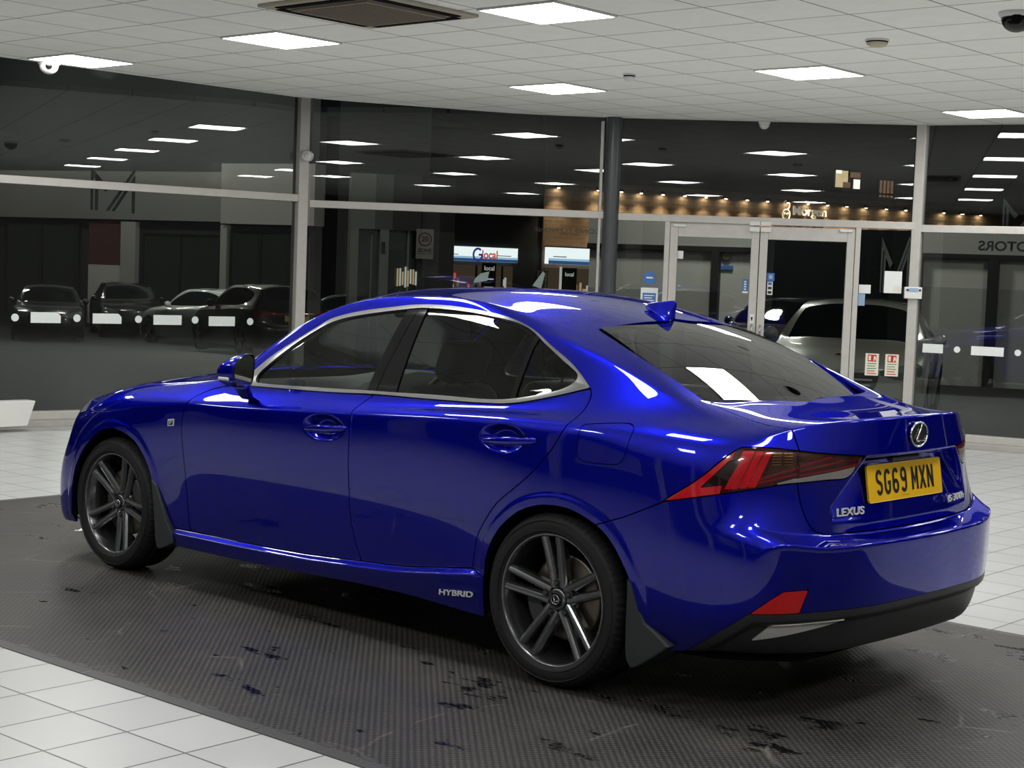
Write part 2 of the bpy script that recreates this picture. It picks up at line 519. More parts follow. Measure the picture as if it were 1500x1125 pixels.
DLO = [(-.455,.955),(-.417,.952),(.071,.964),(.353,.977),(.663,.983),(.977,.992),(1.124,1.005),(1.289,1.042),(1.424,1.081),(1.424,1.081),
       (1.308,1.158),(1.201,1.212),(1.101,1.26),(.988,1.298),(.854,1.324),(.651,1.342),(.5,1.3465),(.363,1.341),(.26,1.329),(.064,1.302),(-.09,1.265),(-.159,1.225),(-.265,1.158),(-.369,1.088),(-.457,1.012),(-.475,.98)]
DLO_IN = [(-.40,.968),(.06,.979),(.30,.988),(.473,.993),(.702,1.001),(.969,1.006),(1.115,1.021),(1.28,1.059),(1.335,1.083),(1.353,1.105),(1.338,1.129),(1.259,1.17),(1.155,1.224),(1.082,1.261),(.994,1.291),(.863,1.311),(.66,1.327),(.462,1.331),(.346,1.323),(.075,1.285),(-.085,1.245),(-.235,1.158),(-.34,1.069),(-.412,1.002)]
MID_LINE = [(.353,.977),(.304,.924),(.297,.845),(.294,.772),(.290,.678),(.289,.491),(.313,.377),(.350,.300)]
REAR_LINE = [(.992,.372),(1.005,.44),(1.018,.491),(1.052,.548),(1.124,.635),(1.21,.70),(1.295,.765),(1.35,.82),(1.39,.868),(1.43,.935),(1.452,.987),(1.447,1.045),(1.424,1.081)]
ARCH_R = [(1.03,.0),(1.05,.20),(1.060,.369),(1.08,.454),(1.128,.531),(1.198,.594),(1.271,.637),(1.363,.663),(1.467,.668),(1.549,.650),(1.633,.614),(1.691,.564),(1.739,.495),(1.776,.42),(1.80,.30),(1.82,.0)]
ARCH_F = [(-1.79,.0),(-1.765,.20),(-1.734,.365),(-1.688,.482),(-1.601,.582),(-1.49,.655),(-1.37,.685),(-1.22,.654),(-1.134,.586),(-1.085,.506),(-1.062,.42),(-1.04,.30),(-1.02,.0)]
LAMP = [(1.88,.886,.737),(1.88,.886,.737),(1.995,.856,.82),(2.068,.809,.898),(2.096,.773,.929),(2.115,.75,.938),(2.17,.681,.936),(2.22,.595,.927),(2.282,.476,.915),(2.326,.327,.904),(2.326,.327,.904),(2.317,.373,.868),(2.305,.42,.833),(2.275,.499,.827),(2.229,.591,.819),(2.195,.668,.813),(2.103,.811,.787)]
LID = [(.797,0),(.790,.3),(.757,.56),(.757,.56),(.92,.582),(1.083,.604),(1.20,.598),(1.304,.592),(1.411,.600),(1.519,.592),(1.60,.57),(1.637,.53),(1.658,.47),(1.681,.2),(1.684,0)]
REAR_GLASS = [(1.268,-.1),(1.268,.1),(1.252,.36),(1.236,.475),(1.236,.475),(1.448,.529),(1.621,.545),(1.80,.556),(1.80,.556),(1.818,.45),(1.836,.17),(1.838,-.1)]
WINDSCREEN = [(-1.005,-.1),(-1.0,.1),(-.97,.3),(-.87,.57),(-.77,.68),(-.77,.68),(-.55,.645),(-.35,.605),(-.17,.56),(-.17,.56),(-.215,.3),(-.24,.1),(-.242,-.1)]
BLACK = [(1.90,.85,.18),(1.981,.824,.243),(2.19,.802,.394),(2.30,.69,.398),(2.383,.505,.401),(2.425,.0,.405)]
REFL = [(2.19,.802,.394),(2.249,.767,.445),(2.28,.735,.473),(2.327,.653,.477),(2.311,.678,.398)]
CHROME = [(2.188,.776,.298),(2.25,.747,.358),(2.385,.49,.366),(2.363,.554,.346)]
FUEL = [(1.507,.955),(1.53,.967),(1.665,.981),(1.705,.976),(1.722,.955),(1.713,.875),(1.69,.845),(1.66,.839),(1.55,.837),(1.515,.848),(1.505,.88)]

car = empty('saloon_car', (0, 0, .0055), 0, 'glossy deep blue four-door saloon car on the black rubber mat', 'car')
def build_saloon():
    V, Q = fit_surface(CV, CF, CREASE, 5)
    T = np.vstack([Q[:, [0, 1, 2]], Q[:, [0, 2, 3]]])
    N = vnormals(V, T)
    # pressed features -------------------------------------------------
    x, h, z = V.T
    side = (N[:, 1] > .5)
    for arch, hi in ((ARCH_R, 1.9), (ARCH_F, -1.0)):
        d = poly_sdf(XZ(V), spline(arch, 5))
        ok = side & (z < .8)
        V[:, 1] += np.where(ok, .0042*smooth01((.044-d)/.016), 0)
    for (cx, cz, rx, rz) in ((.133, .828, .118, .054), (1.14, .882, .112, .052)):
        e = np.sqrt(((x-cx)/rx)**2 + ((z-cz)/rz)**2)
        V[:, 1] -= np.where(side, .034*smooth01((1.05-e)/.55), 0)
    gd = poly_sdf(XZ(V), spline(DLO, 4, True)); gt_ = np.clip((z-.97)/.375, 0, 1)      # barrel of the side glass
    V[:, 1] += np.where(side | (N[:, 1] > .4), .011*4*gt_*(1-gt_)*smooth01(-gd/.05), 0)
    sl = np.interp(x, [-.95, -.5, 0, .35, .6, .8, 1.0], [.262, .266, .279, .300, .318, .345, .372])
    am = np.interp(x, [-1.02, -.9, -.2, .5, .85, 1.0, 1.06], [0, .020, .028, .036, .036, .024, .0])
    V[:, 1] += np.where((h > .6) & (z < .5) & (x > -1.02) & (x < 1.06), am*smooth01((sl-z)/.022)*np.clip(1-(sl-z)*3.0, .3, 1), 0)
    rec = [(-.2,.900),(.322,.900),(.41,.812),(.482,.735),(.482,.685),(.3,.668),(-.2,.666)]
    d = poly_sdf(V[:, [1, 2]], np.array(rec))
    dep = .006 + .050*np.clip((z-.685)/.165, 0, 1)
    V[:, 0] -= np.where((x > 2.2) & (N[:, 0] > .3), dep*smooth01((.004-d)/.026), 0)
    # tail: the black lower bumper is tucked in
    bl = uz(BLACK); bl = np.vstack([bl, [(3, bl[-1, 1]), (3, -.5), (bl[0, 0], -.5)]])
    tuck = np.where((x > 1.9) & (z < .45), .024*smooth01((-.028-poly_sdf(U(V), bl))/.02), 0)
    V[:, 0] -= tuck*np.clip(N[:, 0], 0, 1); V[:, 1] -= tuck*np.clip(N[:, 1], 0, 1)
    N = vnormals(V, T)
    mid = V[:, 1] < 1e-5
    N[mid, 1] = 0; N /= np.linalg.norm(N, axis=1)[:, None]
    S = Sheet(V, T, N)
    G = .0045
    P = {}
    def cut(key, fn, gap=G):
        nonlocal S
        g = fn(S)
        P[key] = S.keep(g + gap/2); S = S.keep(-g + gap/2)
    BIG = 9.
    # openings
    S = S.keep(-poly_sdf(XZ(S.V), spline(ARCH_R, 6)))
    S = S.keep(-poly_sdf(XZ(S.V), spline(ARCH_F, 6)))
    full = Sheet(S.V, S.T, S.N)
    cut('rear_window', lambda s: np.where(s.N[:, 2] > .3, poly_sdf(XY(s.V), spline(REAR_GLASS, 6, True)), BIG), .006)
    cut('windscreen', lambda s: np.where(s.N[:, 2] > .2, poly_sdf(XY(s.V), spline(WINDSCREEN, 6, True)), BIG), .006)
    dlo = spline(DLO, 6, True)
    cut('dlo', lambda s: poly_sdf(XZ(s.V), dlo), .001)
    LP = uz(LAMP); lamp = spline(LP, 6, True)
    cut('lamp', lambda s: np.where(s.V[:, 0] > 1.75, poly_sdf(U(s.V), lamp), BIG))
    lid = spline(LID, 6); lid = np.vstack([lid, [(1.684, -.5), (.797, -.5)]])
    fl = lambda s: np.where((s.V[:, 2] > .55) & (s.V[:, 0] > 1.7), poly_sdf(SH(s.V), lid), BIG)
    cut('lid', fl)
    g = fl(P['lamp']); P['lamp_in'] = P['lamp'].keep(g+.002); P['lamp_out'] = P['lamp'].keep(-g+.002)
    cut('fuel', lambda s: np.where(s.N[:, 1] > .3, poly_sdf(XZ(s.V), spline(FUEL, 5, True)), BIG), .003)
    # tail bumper and its pieces
    def fb(s):
        xx, zz = s.V[:, 0], s.V[:, 2]
        seam = np.interp(xx, [1.55, 1.623, 1.726, 1.887, 2.2, 2.5], [.60, .627, .664, .737, .83, .90])
        return np.where(xx > 1.55, np.maximum(zz-seam, 1.6-xx), BIG)
    cut('bumper', fb)
    rest = S
    S = P['bumper']
    cut('refl', lambda s: poly_sdf(U(s.V), uz(REFL)), .003)
    bl = uz(BLACK); bl = np.vstack([bl, [(3, bl[-1, 1]), (3, -.5), (bl[0, 0], -.5)]])
    cut('diff', lambda s: poly_sdf(U(s.V), bl), .002)
    P['bumper'] = S; S = P['diff']
    cut('chrome', lambda s: poly_sdf(U(s.V), uz(CHROME)), .001)
    P['diff'] = S; S = rest
    # doors
    front = [(-.838,.667),(-.83,.55),(-.812,.32),(-.805,.285),(-.785,.266),(-.785,.266),(-.5,.266),(0,.279),(.350,.300),(.350,.300)] + MID_LINE[::-1][1:] + [(.353,.977),(.071,.966),(-.2,.958),(-.455,.955),(-.62,.938),(-.62,.938),(-.74,.905),(-.81,.85),(-.84,.76)]
    rear = [(.353,.977)] + MID_LINE[:-1] + [(.350,.300),(.350,.300),(.6,.318),(.8,.345),(.992,.372)] + REAR_LINE + [(1.424,1.081),(1.289,1.043),(1.124,1.006),(.977,.993),(.663,.984),(.353,.977)]
    cut('front_door', lambda s: np.where(s.N[:, 1] > .2, poly_sdf(XZ(s.V), spline(front, 5, True)), BIG))
    cut('rear_door', lambda s: np.where(s.N[:, 1] > .2, poly_sdf(XZ(s.V), spline(rear, 5, True)), BIG))
    sk = [(-1.06,.0),(1.08,.0),(1.07,.345),(1.0,.372),(.8,.345),(.6,.318),(.350,.300),(0,.279),(-.5,.266),(-.80,.266),(-.95,.262),(-1.06,.258)]
    cut('skirt', lambda s: np.where(s.V[:, 1] > .4, poly_sdf(XZ(s.V), np.array(sk)), BIG))
    hood = [(-1.93,-.1),(-1.91,.3),(-1.85,.55),(-1.79,.66),(-1.6,.715),(-1.3,.735),(-1.0,.742),(-.80,.735),(-.80,.735),(-.885,.57),(-.985,.3),(-1.012,.1),(-1.015,-.1)]
    cut('bonnet', lambda s: np.where(s.N[:, 2] > .3, poly_sdf(XY(s.V), spline(hood, 5, True)), BIG))
    cut('front_bumper', lambda s: np.where(s.V[:, 0] < -1.5, np.maximum(s.V[:, 0]+1.70, s.V[:, 2]-np.interp(s.V[:, 0], [-1.95, -1.7], [.70, .64])), BIG))
    hl = [(-1.86,.70),(-1.70,.735),(-1.74,.775),(-1.80,.785),(-1.86,.775),(-2.1,.75),(-2.2,.70),(-2.1,.66),(-1.95,.66)]
    cut('headlamp', lambda s: np.where((s.V[:, 0] < -1.6) & (s.V[:, 1] > .4), poly_sdf(XZ(s.V), np.array(hl)), BIG))
    cut('fender', lambda s: np.where(s.V[:, 1] > .3, np.maximum(s.V[:, 0]-np.interp(s.V[:, 2], [.2, .667, .76, .85, .905, .938, .97], [-.80, -.838, -.84, -.81, -.74, -.62, -.55]), s.V[:, 2]-.97), BIG))
    P['shell'] = S
    # windows: trim ring, pillars, panes
    D = P['dlo']; inn = spline(DLO_IN, 6, True)
    gi = poly_sdf(XZ(D.V), inn)
    P['trim'] = D.keep(-gi); D = D.keep(gi)
    def lin(s, a, b):     # signed side of a line in x-z, positive behind it
        (x0, z0), (x1, z1) = a, b; L = math.hypot(x1-x0, z1-z0)
        return ((s.V[:, 0]-x0)*(z1-z0) - (s.V[:, 2]-z0)*(x1-x0))/L
    a = lin(D, (.300, .986), (.338, 1.323))
    P['glass_front'] = D.keep(a); D = D.keep(-a)
    a = lin(D, (.474, .992), (.450, 1.330))
    P['pillar'] = D.keep(a); D = D.keep(-a)
    a = lin(D, (1.097, 1.02), (1.101, 1.252))
    P['glass_rear'] = D.keep(a+.012); P['glass_quarter'] = D.keep(-a+.012); P['bar'] = D.keep(np.abs(a)-.012)
    a = lin(P['pillar'], (.353, .977), (.403, 1.340))
    P['pillar_f'] = P['pillar'].keep(a+.002); P['pillar_r'] = P['pillar'].keep(-a+.002)
    # ------------------------------------------------------------ objects
    FL = .012
    blue = M['blue']
    P['shell'].both().build('body_shell', blue, car, FL)
    P['bonnet'].both().build('bonnet', blue, car, FL)
    lidp = P['lid'].both().build('boot_lid', blue, car, FL)
    bump = P['bumper'].both().build('rear_bumper', blue, car, FL)
    P['front_bumper'].both().build('front_bumper', blue, car, FL)
    diff = P['diff'].both().build('lower_bumper', M['trim'], bump, FL, 'satin black lower bumper')
    for k_ in ('rear_window', 'windscreen'):      # true sheet glass: one smooth crown
        W = P[k_]; xx, yy = W.V[:, 0]-W.V[:, 0].mean(), W.V[:, 1]
        B_ = np.stack([xx**0, xx, xx**2, yy**2], 1)
        c_ = np.linalg.lstsq(B_, W.V[:, 2], rcond=None)[0]
        W.V[:, 2] = B_ @ c_
        fx = c_[1]+2*c_[2]*xx; fy = 2*c_[3]*yy
        W.N = np.stack([-fx, -fy, np.ones_like(fx)], 1); W.N /= np.linalg.norm(W.N, axis=1)[:, None]
    P['windscreen'].shifted(-.004).both().build('windscreen', M['car_glass'], car)
    P['rear_window'].shifted(-.004).both().build('rear_window', M['rear_glass'], car)
    def lr(s): return ((s.mirrored(), -1), (s, 1))
    out = {}
    for key, name, mat in (('fender', 'front_wing', blue), ('front_door', 'front_door', blue), ('rear_door', 'rear_door', blue), ('skirt', 'side_skirt', blue), ('fuel', None, blue)):
        for s, sg in lr(P[key]):
            if key == 'fuel':
                s.build('fuel_flap' if sg < 0 else 'body_panel', mat, car, FL)
                continue
            out[key, sg] = s.build(name, mat, car, FL)
    for sg, f in ((-1, lambda s: s.mirrored()), (1, lambda s: s)):
        fd, rd = out['front_door', sg], out['rear_door', sg]
        f(P['glass_front']).shifted(-.005).build('door_window', M['car_glass'], fd)
        f(P['glass_rear']).shifted(-.005).build('door_window', M['car_glass_rear'], rd)
        f(P['glass_quarter']).shifted(-.005).build('quarter_window', M['car_glass_rear'], rd)
        f(P['bar']).shifted(.001).build('window_divider', M['gloss_black'], rd, .01)
        f(P['pillar_f']).shifted(.001).build('pillar_cover', M['gloss_black'], fd, .01)
        f(P['pillar_r']).shifted(.001).build('pillar_cover', M['gloss_black'], rd, .01)
        f(P['trim']).shifted(.005).build('window_trim', M['satin_chrome'], car, .012, 'satin chrome window surround')
        f(P['trim']).shifted(-.017).build('window_seal', M['black'], car)
        f(P['headlamp']).build('headlamp', M['headlamp'], car, .02)
        f(P['refl']).shifted(-.001).build('reflector', M['red_reflector'], bump, .006, 'red bumper reflector')
        f(P['chrome']).shifted(.004).build('bumper_strip', M['chrome_soft'], diff, .012, 'chrome strip')
        # tail lamps: coloured chambers under a clear cover
        for key, name in (('lamp_out', 'tail_lamp'), ('lamp_in', 'boot_lamp')):
            s = P[key]
            par = car if key == 'lamp_out' else lidp
            cover = f(s.shifted(.002)).build(name, M['lamp_cover'], par, .012)
            base = s
            def chamber(poly3, nm, mat, off):
                nonlocal base
                g = poly_sdf(U(base.V), uz(poly3))
                pc = base.keep(g); base = base.keep(-g)
                if len(pc.T): f(pc.shifted(off)).build(nm, mat, cover, .01)
            if key == 'lamp_out':
                chamber([(2.084,.801,.893),(2.117,.772,.902),(2.087,.818,.812),(2.007,.856,.796)], 'lamp_chamber', M['lamp_dark'], -.014)
                chamber([(2.114,.762,.926),(2.141,.734,.926),(2.118,.795,.800),(2.084,.822,.797)], 'lamp_blade', M['lamp_red'], -.003)
                chamber([(2.145,.730,.925),(2.160,.711,.925),(2.139,.771,.803),(2.121,.792,.803)], 'lamp_blade', M['lamp_red'], -.003)
                chamber([(2.164,.703,.926),(2.178,.682,.925),(2.157,.745,.806),(2.142,.768,.806)], 'lamp_blade', M['lamp_red'], -.003)
                chamber([(2.181,.672,.927),(2.225,.594,.922),(2.225,.598,.874),(2.174,.704,.848)], 'indicator_chamber', M['lamp_amber'], -.008)
                chamber([(2.161,.732,.835),(2.225,.60,.872),(2.225,.60,.863),(2.16,.734,.828)], 'lamp_rib', M['lamp_red_dim'], -.004)
                chamber([(2.16,.735,.824),(2.225,.60,.853),(2.225,.60,.844),(2.161,.735,.818)], 'lamp_rib', M['lamp_red_dim'], -.004)
                chamber([(2.195,.668,.820),(2.23,.598,.836),(2.23,.600,.80),(2.20,.663,.80)], 'reversing_chamber', M['lamp_clear'], -.005)
                # rim of bright red round the dark chamber
                g = np.maximum(base.V[:, 0]-2.075-.6*(base.V[:, 2]-.80)*.25, 0*base.V[:, 0]-1)
                pc = base.keep(g); base = base.keep(-g)
                f(pc.shifted(-.004)).build('lamp_rim', M['lamp_red'], cover)
            else:
                chamber([(2.20,.62,.922),(2.225,.59,.922),(2.273,.499,.910),(2.228,.591,.883),(2.20,.62,.88)], 'indicator_chamber', M['lamp_amber'], -.008)
                chamber([(2.229,.592,.879),(2.281,.482,.908),(2.286,.472,.903),(2.229,.592,.869)], 'lamp_rib', M['lamp_red_dim'], -.004)
                chamber([(2.229,.592,.862),(2.301,.434,.895),(2.305,.422,.89),(2.229,.592,.855)], 'lamp_rib', M['lamp_red_dim'], -.004)
                chamber([(2.23,.592,.846),(2.318,.371,.880),(2.318,.37,.874),(2.23,.592,.838)], 'lamp_rib', M['lamp_red_dim'], -.004)
                chamber([(2.229,.60,.833),(2.322,.355,.872),(2.31,.408,.81),(2.231,.60,.80)], 'reversing_chamber', M['lamp_clear'], -.006)
            if key == 'lamp_out':      # slatted amber louvres
                for q in range(5):
                    z_ = .880+.0095*q
                    m = MB()
                    for (xa, ha), (xb, hb) in (((2.183,.690), (2.199,.660)), ((2.203,.652), (2.219,.622))):
                        sy = -1 if f(P['bar']).V[0, 1] < 0 else 1
                        m.tube([(xa-.004, sy*(ha-.004), z_), (xb-.004, sy*(hb-.004), z_+.001)], .0022, 6)
                    m.build('lamp_louvre', M['lamp_louvre'], cover)
            f(base.shifted(-.010)).build('lamp_body', M['lamp_deep'], cover)
    # dark inner liner behind every joint
    liner = full
    g = poly_sdf(XZ(liner.V), dlo) ; liner = liner.keep(-g-.01)
    g = np.where(liner.N[:, 2] > .3, poly_sdf(XY(liner.V), spline(REAR_GLASS, 6, True)), BIG); liner = liner.keep(-g-.01)
    g = np.where(liner.N[:, 2] > .2, poly_sdf(XY(liner.V), spline(WINDSCREEN, 6, True)), BIG); liner = liner.keep(-g-.01)
    liner.shifted(-.022).both().build('inner_liner', M['black'], car)
    return lidp, bump, out

M['car_glass'] = pane('tinted_glass', (.80, .87, .83), .85, 1.5)
M['car_glass_rear'] = pane('rear_door_glass', (.66, .73, .69), .85, 1.5)
M['rear_glass'] = pane('dark_tinted_glass', (.42, .47, .44), 1.25, 1.5)
M['headlamp'] = pbr('headlamp_lens', (.35, .37, .38), .08, metal=.4, coat=1)
M['red_reflector'] = pbr('red_reflector', (.45, .004, .006), .15, coat=1, noise=.3, nscale=60)
M['chrome_soft'] = pbr('soft_chrome', (.66,.66,.64), .30, metal=.45)
M['lamp_cover'] = pane('clear_lamp_cover', (.97, .93, .93), 1.0, 1.45)
M['lamp_red'] = pbr('lamp_bright_red', (.66, .006, .018), .16, coat=1, noise=.45, nscale=14, emit=(.8, .01, .02), es=.13)
M['lamp_red_dim'] = pbr('lamp_red', (.34, .004, .014), .25, coat=1, emit=(.6, .0, .02), es=.03)
M['lamp_deep'] = pbr('lamp_deep_red', (.085, .003, .008), .2, coat=1)
M['lamp_dark'] = pbr('lamp_dark_chamber', (.02, .004, .006), .2, coat=1)
M['lamp_amber'] = pbr('lamp_amber', (.10, .028, .008), .3, coat=1, noise=.5, nscale=30)
M['lamp_louvre'] = pbr('lamp_louvre', (.42, .17, .05), .3, coat=1)
M['lamp_clear'] = pbr('lamp_clear', (.78, .79, .77), .18, metal=.25, coat=1, noise=.25, nscale=40)
boot_lid, rear_bumper, side_parts = build_saloon()

# ---------------------------------------------------------------- wheels
def loft(mb, secs, mi=0, smooth=True, caps=True):
    """joins equal-length rings of points"""
    n = len(secs[0]); vs = [p for s in secs for p in s]; fs = []
    for i in range(len(secs)-1):
        for j in range(n):
            k = (j+1) % n
            fs.append((i*n+j, i*n+k, (i+1)*n+k, (i+1)*n+j))
    if caps: fs += [tuple(range(n))[::-1], tuple((len(secs)-1)*n+j for j in range(n))]
    return mb.add(vs, fs, mi, smooth)

def wheel(half, pair_deg, loc, flip=False):
    """wheel about the y axis, outer face toward -y; half = half tyre width"""
    lip = half-.013
    m = MB()
    m.lathe([(.2449,-lip),(.2425,-lip-.003),(.236,-lip-.003),(.232,-lip+.004),(.229,-lip+.018),(.222,-lip+.035),(.216,-.04),(.214,.05),(.228,lip)], 1, n=72)
    hubf = -lip+.030
    m.lathe([(.0, hubf-.001),(.034,hubf-.001),(.039,hubf+.002),(.042,hubf+.012),(.042,hubf+.030),(.078,hubf+.032),(.080,hubf+.06)], 1, n=40)
    for k in range(5):
        vc = math.radians(pair_deg+36+72*k)
        for sg in (-1, 1):
            secs = []
            a0, a1 = vc+sg*math.radians(10), vc+sg*math.radians(27.6)
            p0 = np.array([math.cos(a0), math.sin(a0)])*.044; p1 = np.array([math.cos(a1), math.sin(a1)])*.2325
            d = (p1-p0); d /= np.linalg.norm(d); s = np.array([-d[1], d[0]])
            for t in (0, .12, .3, .55, .8, .94, 1.0):
                c = p0+(p1-p0)*t
                w = .0165+.002*(1-t) if t > .2 else .019
                yf = hubf+.004 + (-lip+.004-hubf-.004)*(t**1.3)
                # ridge runs nearer the outer flank of each arm, the inner flank falls away
                o = -sg
                pro = [(-w, yf+.040), (-w, yf+.014), (-w*.62*1, yf+.003), (o*w*.10-w*.18, yf), (o*w*.10+w*.30, yf), (w*.72, yf+.004), (w, yf+.014), (w, yf+.040)]
                secs.append([(c[0]+s[0]*u, y, c[1]+s[1]*u) for u, y in pro])
            loft(m, secs, smooth=False)
    o = m.build('wheel', M['rim'], car, loc, bevel=.0016, label='graphite double-spoke alloy wheel')
    if flip: o.rotation_euler = (0, 0, PI)
    # tyre
    prof = [(.231,-lip+.004),(.246,-half+.007),(.262,-half+.001),(.283,-half+.002),(.300,-half+.009),(.309,-half+.019),(.3145,-half+.030),(.3175,-half+.046)]
    g = []
    for y in (-.045, .0, .045): g += [(.318, y-.010),(.310, y-.007),(.310, y+.007),(.318, y+.010)]
    prof = prof + g + [(r, -y) for r, y in prof[::-1]]
    t = MB(); n = 216; t.lathe(prof, 1, n=n)
    for i, (r, y) in enumerate(prof):
        if half-.032 < abs(y) + 1e-6 < half or (abs(y) > half-.05 and r > .31):
            if r > .305:
                for j in range(0, n, 3):
                    v = t.v[i*n+j]; f = (r-.006)/r; t.v[i*n+j] = (v[0]*f, v[1], v[2]*f)
    for r in (.2545, .290):
        t.lathe([(r-.002,-half-.0005+.001),(r,-half-.0025),(r+.002,-half-.0005+.001)], 1, n=72)
    t.build('tyre', M['rubber'], o)
    # hub cap with emblem
    c = MB(); c.lathe([(.0,hubf-.007),(.024,hubf-.007),(.0285,hubf-.005),(.030,hubf+.002)], 1, n=36)
    hc = c.build('hub_cap', M['gloss_black'], o)
    e = MB()
    ring = [(.0185*math.cos(a), hubf-.0085, .0165*math.sin(a)) for a in np.linspace(0, 2*PI, 30, endpoint=False)]
    e.tube(ring, .0016, 6, closed=True)
    rr = math.radians(pair_deg-90+20)
    L = [(-.001,.012),(-.007,-.008),(.010,-.008)]
    L = [(x*math.cos(rr)-z*math.sin(rr), hubf-.0085, x*math.sin(rr)+z*math.cos(rr)) for x, z in L]
    e.tube(L, .0018, 6)
    e.build('hub_emblem', M['chrome'], o)
    for k in range(5):
        a = math.radians(pair_deg+72*k); cx, cz = .0575*math.cos(a), .0575*math.sin(a)
        w = MB(); w.lathe([(.0155,hubf+.010),(.0155,hubf+.004),(.0125,hubf+.004),(.0125,hubf+.020)], 1, (cx,0,cz), 20)
        w.lathe([(0,hubf-.004),(.007,hubf-.004),(.0095,hubf-.001),(.0095,hubf+.012)], 1, (cx,0,cz), 6, smooth=False)
        w.disc(.0125, hubf+.016, 1, (cx,0,cz), 20)
        w.build('wheel_nut', M['caliper'], o)
    # brake
    b = MB(); b.lathe([(.06,-.030),(.150,-.030),(.157,-.028),(.157,-.004),(.150,-.002),(.06,-.002)], 1, n=56)
    b.lathe([(.0,-.055),(.07,-.055),(.078,-.05),(.078,-.03)], 1, n=36)
    b.build('brake_disc', M['disc'], o)
    k = MB(); secs = []
    for a in np.radians(np.linspace(-28, 28, 8)) + (math.radians(205) if loc[0] > 0 else math.radians(20)):
        secs.append([(r*math.cos(a), y, r*math.sin(a)) for r, y in ((.105,-.052),(.165,-.058),(.178,-.045),(.178,.03),(.105,.03))])
    loft(k, secs, smooth=False); k.build('brake_caliper', M['caliper'], o, bevel=.004)
    # dark wheel well behind
    return o
for sx, half, track, pd in ((1.40,.1275,.770,95.4), (-1.40,.1125,.765,65.3)):
    wheel(half, pd, (sx, -track, .318))
    wheel(half, pd+20, (sx, track, .318), True)
# wheel wells and floor pan
for sx in (1.41, -1.40):
    for sg in (-1, 1):
        m = MB(); n = 30; A = []; B = []
        for i in range(n+1):
            a = math.radians(-18 + 216*i/n); r = .372
            A.append((sx+r*math.cos(a), sg*.868, .330+r*math.sin(a))); B.append((sx+r*math.cos(a), sg*.52, .330+r*math.sin(a)))
        m.strip(A, B, smooth=True); m.add(B, [tuple(range(n+1))])
        m.build('wheel_well', M['black'], car)
m = MB()
pan = [(-1.95,.60),(-1.80,.78),(-1.76,.50),(-1.02,.50),(-1.0,.83),(1.02,.84),(1.04,.50),(1.79,.50),(1.82,.80),(2.05,.74),(2.25,.55)]
pan = pan + [(x, -y) for x, y in pan[::-1]]
m.prism(pan, 2, .205, .26); m.build('floor_pan', M['black'], car)
m = MB(); m.box((1.75,-.45,.19),(2.05,.45,.225)); m.tube([(1.4,-.6,.20),(1.4,.6,.20)], .04, 8)
m.build('silencer', M['caliper'], car, bevel=.02)

# ---------------------------------------------------------------- mud flaps
def mudflap(poly, y0, y1, sg):
    m = MB(); n = len(poly)
    xc = sum(p[0] for p in poly)/n
    m.prism([(p[0], p[1]) for p in poly], 1, sg*y0, sg*y1)
    m.build('mud_flap', M['flap'], car, bevel=.006, label='moulded dark grey mud flap')
for sg in (-1, 1):
    mudflap([(1.738,.452),(1.741,.39),(1.740,.312),(1.742,.22),(1.748,.170),(1.768,.142),(1.79,.148),(1.845,.183),(1.905,.226),(1.93,.245),(1.87,.285),(1.823,.31),(1.785,.375),(1.765,.43)], .70, .884, sg)
    mudflap([(-1.078,.475),(-1.052,.345),(-1.036,.20),(-1.018,.158),(-.985,.160),(-.90,.195),(-.905,.235),(-.95,.294),(-1.0,.38),(-1.035,.45)], .72, .882, sg)

# ---------------------------------------------------------------- door handles
def spline3(P, n): return spline(P, n)
def handle(x0, z0, x1, z1, yb, parent, sg):
    m = MB(); secs = []
    for t in np.linspace(0, 1, 17):
        x = x0+(x1-x0)*t; z = z0+(z1-z0)*t
        hz = .0165*(.22+.78*math.sin(PI*min(t/1.15+.06, 1))**.6) if t < .85 else .0165*(.80 if t < .99 else .5)
        out = .006+.030*math.sin(PI*min(.08+t*.84, 1))**.7
        if t > .8: out = .030
        if t > .97: out = .012
        y = yb+out
        ring = []
        for a in np.linspace(0, 2*PI, 12, endpoint=False):
            ca, sa = math.cos(a), math.sin(a)
            ring.append((x, sg*(y+.008*math.copysign(abs(ca)**.7, ca)), z+hz*math.copysign(abs(sa)**.8, sa)))
        secs.append(ring)
    loft(m, secs)
    m.build('door_handle', M['blue'], parent)
    k = MB(); k.box((x1-.068, sg*(yb+.014), z1-.013), (x1-.065, sg*(yb+.0385), z1+.013)); k.build('handle_joint', M['black'], parent)
for sg in (-1, 1):
    handle(.028,.812,.276,.834,.872, side_parts['front_door', sg], sg)
    handle(1.046,.862,1.311,.886,.874, side_parts['rear_door', sg], sg)

